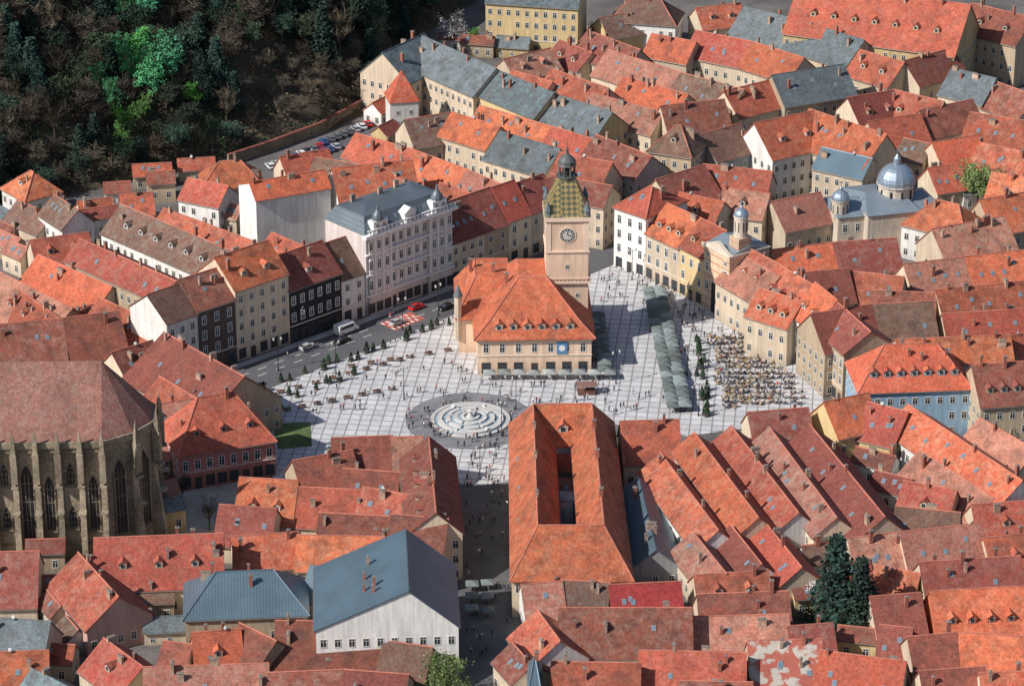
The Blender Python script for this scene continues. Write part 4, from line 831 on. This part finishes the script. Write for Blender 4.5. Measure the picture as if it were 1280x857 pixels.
# ---------------------------------------------------------------- fountain
c=W(588,526); fx,fy=c.x,c.y
st=mat('fountain_stone',(.54,.52,.49),'stone',.8,var=.14); wt=mat('fountain_water',(.24,.33,.39),'stone',.2,var=.3,scale=1.5)
mb=MB(); mb.cyl(fx,fy,.125,.15,14.8,14.8,48); o=mb.build('dark_circle_paving',mat('dark_setts',(.20,.20,.21),'stone',.9,var=.18)); o['kind']='structure'
t=empty('fountain',(fx,fy,.15)); 
def annulus(mb,r0,r1,z0,z1,n=48,mi=0,skip=()):
    for i in range(n):
        if i in skip: continue
        a=2*math.pi*i/n;b=2*math.pi*(i+1)/n
        q=[(r0*math.cos(a),r0*math.sin(a)),(r1*math.cos(a),r1*math.sin(a)),(r1*math.cos(b),r1*math.sin(b)),(r0*math.cos(b),r0*math.sin(b))]
        mb.prism([(x,y,z1) for x,y in q],[(x,y,z0) for x,y in q],mi)
sk1=[i for i in range(48) if i%8==0]; sk2=[i for i in range(48) if i%6 in (3,)]
mb=MB(); annulus(mb,8.3,9.1,0,.45); annulus(mb,6.4,7.6,0,.7,skip=sk1); annulus(mb,4.6,5.6,0,.9,skip=sk2); annulus(mb,2.9,3.8,0,1.1,skip=sk1); annulus(mb,1.5,2.1,0,1.3); mb.build('basin_walls',st,t)
mb=MB(); mb.cyl(0,0,0,.3,8.3,8.3,48); mb.cyl(0,0,.3,.5,6.4,6.4,40); mb.cyl(0,0,.5,.7,4.6,4.6,36); mb.cyl(0,0,.7,.95,2.9,2.9,24); mb.build('water',wt,t)
sb=MB(); sb.box(-.45,.45,-.35,.35,.3,1.05); sbm=sb.mesh('stone_block',[mat('white_stone',(.66,.65,.62),'stone',.7)])
for i in range(6):
    a=i*math.pi/3+.065; put('stone_block',sbm,t,(7*math.cos(a),7*math.sin(a),0),a)
mb=MB(); mb.lathe(0,0,[(1,.95),(.6,1.5),(.4,2.4),(.9,2.6),(.2,2.9)],10); mb.build('centre_jet_bowl',st,t)
tag(t,'round tiered pale stone fountain in the square','fountain')
for i in range(64):
    a=R.uniform(0,6.28); r=R.choice((9.6,9.7,11.2,13.5,14.6)); person(fx+r*math.cos(a),fy+r*math.sin(a),.15,R.choice(('standing','walking')),'around the fountain')
# ---------------------------------------------------------------- street furniture
def proto(name,parts):
    t=empty(name,(0,-3000,0))
    for nm,mb_,m in parts: mb_.build(nm,m,t)
    return t
def kill(p):
    for c_ in list(p.children): bpy.data.objects.remove(c_)
    bpy.data.objects.remove(p)
p_=MB(); p_.cyl(0,0,0,2.9,.05,.05,6); p_.box(-.35,.35,-.35,.35,0,.12)
cn=MB(); q4=[(-1.9,-1.9),(1.9,-1.9),(1.9,1.9),(-1.9,1.9)]
for i in range(4):
    a=q4[i];b=q4[(i+1)%4]; cn.poly([(*a,2.4),(*b,2.4),(0,0,3.3)]); cn.poly([(*b,2.4),(*a,2.4),(*a,2.15),(*b,2.15)])
par=proto('cafe_parasol',[('pole',p_,IRON),('canopy',cn,mat('parasol_canvas',(.15,.18,.175),'leaf',.9,var=.15))])
par2=copytree(par,(0,-3000,0)); 
for c_ in par2.children:
    if c_.name.startswith('canopy'): c_.data=c_.data.copy(); c_.data.materials[0]=mat('pale_canvas',(.30,.32,.31),'leaf',.9)
def line(a,b,n): return [W(a[0],a[1]).lerp(W(b[0],b[1]),i/(n-1)) for i in range(n)]
for pts,src,lab,sc_ in ((line((811,370),(841,515),25),par,'dark green-grey parasol in the long double strip right of the council house',.76),(line((825,370),(856,514),25),par,'dark green-grey parasol in the long double strip right of the council house',.76),
   (line((748,402),(756,470),10),par,'dark parasol in the short strip along the tower side of the council house',.85),(line((612,474),(762,474),9),par2,'pale grey parasol in the row before the council house front',.78),(line((741,402),(745,450),6),par,'dark parasol in the short strip along the tower side of the council house',.85),
   (line((590,738),(590,768),3),par,'dark parasol in the shaded narrow street',.7),(line((609,736),(610,770),3),par,'dark parasol in the shaded narrow street',.7)):
    for g in pts:
        if not openat(g.x,g.y): continue
        o=copytree(src,(g.x,g.y,.12),.1+R.uniform(-.08,.08),sc_*R.uniform(.93,1.07)); tag(o,lab,'parasol','parasols '+lab[-34:])
        if R.random()<.4: person(g.x+1,g.y-.9,.12,'standing','under the parasols')
l1=MB(); l1.cyl(0,0,0,.8,.22,.14,8); l1.cyl(0,0,.8,8.2,.1,.07,6)
l2=MB(); l2.rod((-.9,0,8),(.9,0,8),.045,.045,4); l2.rod((0,0,7.4),(.7,0,8),.03,.03,4); l2.rod((0,0,7.4),(-.7,0,8),.03,.03,4)
lamp=proto('street_lamp',[('post',l1,IRON),('bracket',l2,IRON)])
for s in (-1,1):
    l3=MB(); l3.lathe(s*.9,0,[(.1,7.6),(.28,8),(.24,8.3),(.03,8.5)],6); l3.build('lantern',mat('lamp_glass',(.5,.5,.45),'plain',.3),lamp)
for px,py,l in ((348,463,'by the left end of the road'),(503,412,'beside the red crossing'),(420,468,'on the left part of the square'),(505,500,'left of the fountain'),(627,545,'right of the fountain'),(645,512,'above the market hall corner'),(859,470,'right of the parasol strip'),(862,395,'near the upper right facades'),(548,395,'between road and council house'),(790,350,'at the upper corner of the square'),(873,520,'at the lower right of the square'),(600,600,'at the mouth of the narrow street'),(770,480,'by the council house front corner')):
    g=W(px,py); o=copytree(lamp,(g.x,g.y,.12),R.uniform(0,1)); tag(o,'tall double-armed dark street lamp '+l,'street lamp','street lamps')
pl=MB(); pl.cyl(0,0,0,.75,.5,.65,8); pl.box(-.7,.7,-.7,.7,0,.08); sh=MB(); rr=random.Random(5)
for _ in range(260):
    z=rr.uniform(.7,2.6); r=(2.75-z)*.36*rr.uniform(.6,1.05); a=rr.uniform(0,6.28); p=Vector((r*math.cos(a),r*math.sin(a),z)); u=Vector((rr.gauss(0,1),rr.gauss(0,1),rr.gauss(0,1))).normalized()*.16; v=u.orthogonal().normalized()*.14
    sh.poly([p-u,p-v,p+u,p+v])
plt=proto('planter',[('pot',pl,mat('dark_planter',(.08,.075,.07),'stone',.8)),('shrub',sh,mat('planter_shrub',(.03,.08,.03),'leaf',.8,var=.4))])
for pts,l in ((line((318,492),(560,405),22),'in the row along the road edge'),(line((345,500),(440,470),9),'in the second row left of the fountain'),(line((876,430),(888,520),9),'beside the cafe terrace'),(line((868,430),(878,520),7),'beside the cafe terrace')):
    for g in pts:
        if R.random()<.1: continue
        tag(copytree(plt,(g.x+R.uniform(-.8,.8),g.y+R.uniform(-2,2),.12),R.uniform(0,6),R.uniform(.75,1.15)),'dark planter with cone-shaped evergreen '+l,'planter','planters '+l)
b1=MB(); b1.box(-.9,.9,-.25,.25,.42,.48); b2=MB(); b2.box(-.9,.9,.25,.31,.5,.9)
bench=proto('park_bench',[('seat',b1,mat('bench_wood',(.18,.09,.05),'stone',.7)),('backrest',b2,MATS['bench_wood'])])
for x in (-.75,.75): b3=MB(); b3.box(x-.05,x+.05,-.22,.24,0,.42); b3.build('leg',IRON,bench)
for pts,l in ((line((330,498),(500,452),9),'on the left part of the square'),(line((340,518),(490,488),9),'in the lower bench row left of the fountain'),(line((440,460),(560,440),6),'between the road and the council house')):
    for g in pts:
        tag(copytree(bench,(g.x,g.y,.12),.2),'dark wooden park bench '+l,'bench','benches '+l)
        if R.random()<.6: person(g.x,g.y+.1,.12,'seated','on a bench '+('beside the road' if 'council' in l else 'left of the fountain'),rz=math.pi+.2)
bo=MB(); bo.lathe(0,0,[(.13,0),(.1,.8),(.14,.85),(.03,1)],8); bom=bo.mesh('bollard',[IRON])
for g in line((482,432),(572,396),16)+line((770,335),(850,368),12):
    o=put('bollard',bom,None,(g.x,g.y,.12)); tag(o,'short dark iron bollard in the line edging the square','bollard','bollards edging the square')
t1=MB(); t1.cyl(0,0,.72,.76,.4,.4,10); t2=MB(); t2.cyl(0,0,.03,.72,.04,.04,6); t2.cyl(0,0,0,.04,.25,.2,8)
tab=proto('cafe_table',[('tabletop',t1,mat('table_top',(.44,.36,.24),'plain',.5)),('pedestal',t2,IRON)])
ch=MB(); ch.box(-.22,.22,-.22,.22,.43,.47); ch.box(-.22,.22,-.24,-.2,.5,.88)
for x in (-.2,.2):
    for y in (-.2,.2): ch.box(x-.02,x+.02,y-.02,y+.02,0,.43 if y>0 else .5)
CHM=[ch.mesh('cafe_chair',[mat('chair_a',(.035,.035,.038),'plain',.6)]),ch.mesh('cafe_chair',[mat('chair_b',(.46,.30,.11),'plain',.6)]),ch.mesh('cafe_chair',[mat('chair_c',(.5,.5,.48),'plain',.6)])]
CN=['black','yellow','white']
TER=[(886,422),(930,420),(965,440),(1003,490),(1003,508),(905,512),(893,470)]
cc=0
for i in range(13):
    for j in range(15):
        px=888+i*9.3+R.uniform(-2,2); py=424+j*6.2+R.uniform(-1.5,1.5)
        if not inpoly(px,py,TER) : continue
        g=W(px,py)
        if not openat(g.x,g.y): continue
        tag(copytree(tab,(g.x,g.y,.12)),'small round cafe table on the crowded terrace','cafe table','cafe tables on the terrace')
        a0=R.uniform(0,6.28); ci=R.choices((0,1,2),(5,3,.6))[0]
        for s in range(3):
            a=a0+s*2.1; x=g.x+.75*math.cos(a); y=g.y+.75*math.sin(a); rz=a+math.pi/2
            if cc<290: tag(put('cafe_chair',CHM[ci],None,(x,y,.12),rz),f'{CN[ci]} cafe chair at a table on the crowded terrace','chair',f'{CN[ci]} cafe chairs on the terrace'); cc+=1
            if R.random()<.75: person(x,y,.12,'seated','at the crowded cafe terrace',rz=rz)
g=W(733,492); t=empty('market_stall',(g.x,g.y,.12),.1); mb=MB(); mb.box(-2,2,-1.2,1.2,0,1); mb.build('counter',mat('stall_wood',(.16,.07,.05),'stone'),t)
for x in (-2,2):
    for y in (-1.2,1.2): mb=MB(); mb.cyl(x,y,0,2.5,.05,.05,5); mb.build('post',IRON,t)
mb=MB(); q=[(-2.4,-1.6,2.4),(2.4,-1.6,2.4),(2.4,0,3.1),(-2.4,0,3.1)]; mb.poly(q); mb.poly([(x,-y,z) for x,y,z in q][::-1]); mb.build('canopy',mat('stall_canvas',(.22,.12,.1),'stone'),t)
tag(t,'dark wooden market stall with brown canopy before the council house','stall')
PEOPLE.sort(key=lambda p:(Vector(p[:3])-CAM).length); rest=PEOPLE[299:]
for x,y,z,rz,s,k,pose,place in PEOPLE[:299]:
    o=put('person',PM[k],None,(x,y,z),rz); o.scale=(s,s,s); tag(o,f"person in {k[1]} top and {k[2]} trousers {pose} {place}",'person',f"people {pose} {place} in {k[1]}")
names=[];vs=[];fs=[];mi=[]
for x,y,z,rz,s,k,pose,place in rest:
    me=PM[k]; M=Matrix.Translation((x,y,z))@Matrix.Rotation(rz,4,'Z')@Matrix.Scale(s,4); b0=len(vs)
    for m in me.materials:
        if m not in names: names.append(m)
    ix=[names.index(m) for m in me.materials]
    vs+=[tuple(M@v.co) for v in me.vertices]
    for f in me.polygons: fs.append([b0+i for i in f.vertices]); mi.append(ix[f.material_index])
me=bpy.data.meshes.new('crowd'); me.from_pydata(vs,[],fs)
for m in names: me.materials.append(m)
me.polygons.foreach_set('material_index',mi); tag(put('crowd',me),'scattered crowd of far people on the upper square and cafe terrace','crowd',None,'stuff')
# ---------------------------------------------------------------- vehicles
def vehicle(name,van,colname,col):
    t=empty(name,(0,-3000,0)); L=2.15 if not van else 2.75; w=.88 if not van else 1.0
    prof=[(-L,.35),(-L,.8),(-L*.93,.95),(-L*.8,1.0 if not van else 1.1),(L*.42,.95 if not van else 1.15),(L*.93,.78),(L,.6),(L,.35)] if not van else [(-L,.35),(-L,1.2),(-L*.97,2.25),(L*.5,2.3),(L*.72,1.35),(L*.97,1.0),(L,.6),(L,.35)]
    mb=MB(); mb.prism([(x,w,z) for x,z in prof],[(x,-w,z) for x,z in prof]); b=mb
    gl=MB()
    if van:
        gl.box(-L*.8,L*.45,-w-.015,w+.015,1.35,1.95); gl.prism([(L*.53,-w*.85,2.15),(L*.53,w*.85,2.15),(L*.73,w*.85,1.42),(L*.73,-w*.85,1.42)][::-1],[(L*.5,-w*.85,2.1),(L*.5,w*.85,2.1),(L*.7,w*.85,1.38),(L*.7,-w*.85,1.38)][::-1])
    else:
        lo=[(-L*.88,-w*.93),(L*.45,-w*.93),(L*.45,w*.93),(-L*.88,w*.93)]; hi=[(-L*.6,-w*.72),(L*.1,-w*.72),(L*.1,w*.72),(-L*.6,w*.72)]
        gl.prism([(x,y,1.4) for x,y in hi],[(x,y,.93) for x,y in lo]); 
        b.prism([(x*1.02,y*1.02,1.47) for x,y in hi],[(x*1.03,y*1.03,1.4) for x,y in hi])
    b.build('body',mat('car_paint_'+colname,col,'plain',.25),t); gl.build('windows',GLASS,t)
    wh=MB(); n=12
    wh.prism([(.33*math.cos(i*2*math.pi/n),-.1,.33+.33*math.sin(i*2*math.pi/n)) for i in range(n)],[(.33*math.cos(i*2*math.pi/n),.1,.33+.33*math.sin(i*2*math.pi/n)) for i in range(n)],0)
    wh.prism([(.18*math.cos(i*2*math.pi/n),-.12,.33+.18*math.sin(i*2*math.pi/n)) for i in range(n)],[(.18*math.cos(i*2*math.pi/n),.12,.33+.18*math.sin(i*2*math.pi/n)) for i in range(n)],1)
    wm=wh.mesh('wheel',[mat('tyre',(.015,.015,.015),'plain',.9),mat('rim',(.4,.4,.4),'plain',.3,.8)])
    for x in (-L*.62,L*.62):
        for y in (-w+.02,w-.02): put('wheel',wm,t,(x,y,0))
    for y in (-w*.7,w*.7):
        h_=MB(); h_.box(L-.06,L+.02,y-.16,y+.16,.58,.74); h_.build('headlight',mat('headlight_lens',(.8,.8,.75),'plain',.1),t)
        h_=MB(); h_.box(-L-.02,-L+.06,y-.14,y+.14,.65,.85); h_.build('tail_light',mat('tail_lens',(.4,.02,.02),'plain',.2),t)
    return t
CC={'white':(.75,.75,.75),'silver':(.42,.43,.45),'black':(.015,.015,.018),'red':(.5,.02,.02),'blue':(.04,.09,.25),'grey':(.15,.15,.16)}
VP_={k:vehicle('parked_car',False,k,v) for k,v in CC.items()}; VAN=vehicle('van',True,'white',CC['white'])
rd=math.atan2(W(565,356).y-W(285,462).y,W(565,356).x-W(285,462).x)
for c_,px,py,dr,l in (('red',521,386,0,'red car driving on the road above the red crossing'),('black',427,428,math.pi,'black car on the road below the white van'),('black',557,386,math.pi,'black car on the road left of the council house'),('silver',497,405,0,'silver car crossing the red painted junction'),('grey',600,362,0,'grey car driving away up the road near the palace'),('white',750,300,1.1,'white car in the side street behind the tower'),('blue',757,290,1.1,'blue car in the side street behind the tower'),('silver',385,436,0,'silver car parked by the dark facade')):
    g=W(px,py); o=copytree(VP_[c_],(g.x,g.y,.02),rd+dr); o.name='car'; tag(o,l,'car')
g=W(433,415); o=copytree(VAN,(g.x,g.y,.02),rd,1.15); tag(o,'large white van on the road in front of the dark facade','van')
for r_,(a,b,n) in enumerate((((338,210),(400,185),9),((356,212),(420,185),9),((405,179),(460,157),8))):
    for i,g in enumerate(line(a,b,n)):
        c_=R.choices(list(CC),(3,3,3,1,1.5,3))[0]; o=copytree(VP_[c_],(g.x,g.y,.02),rd+1.2+R.uniform(-.05,.05)); tag(o,f'{c_} parked car, {ORD[i]} from left in car park row {["one","two","three","four"][r_]} below the hill','car','cars parked below the hill')
for p in [par,par2,lamp,plt,bench,tab,VAN]+list(VP_.values()): kill(p)
# ---------------------------------------------------------------- camera, light
cam=bpy.data.cameras.new('Camera'); cam.sensor_width=36; cam.lens=FP/1280*36; cam.clip_start=10; cam.clip_end=12000
co=bpy.data.objects.new('Camera',cam); COL.objects.link(co); co.location=CAM; co.rotation_euler=(math.pi/2-PT,0,0); sc.camera=co
s=Vector((-.80,-.45,.74)).normalized(); el=math.asin(s.z); az=math.atan2(s.x,s.y)
w=bpy.data.worlds.new('World'); sc.world=w; w.use_nodes=True; nt=w.node_tree
sk=nt.nodes.new('ShaderNodeTexSky'); sk.sky_type='NISHITA'; sk.sun_disc=False; sk.sun_elevation=el; sk.sun_rotation=az
nt.links.new(sk.outputs[0],nt.nodes['Background'].inputs[0]); nt.nodes['Background'].inputs[1].default_value=.095
ld=bpy.data.lights.new('Sun','SUN'); ld.energy=5.0; ld.angle=math.radians(.5); ld.color=(1,.95,.89)
lo=bpy.data.objects.new('Sun',ld); COL.objects.link(lo); lo.rotation_euler=s.to_track_quat('Z','Y').to_euler()
sc.view_settings.view_transform='Standard'; sc.view_settings.look='None'; sc.view_settings.exposure=0
print('objects',len(bpy.data.objects),'people',len(PEOPLE))
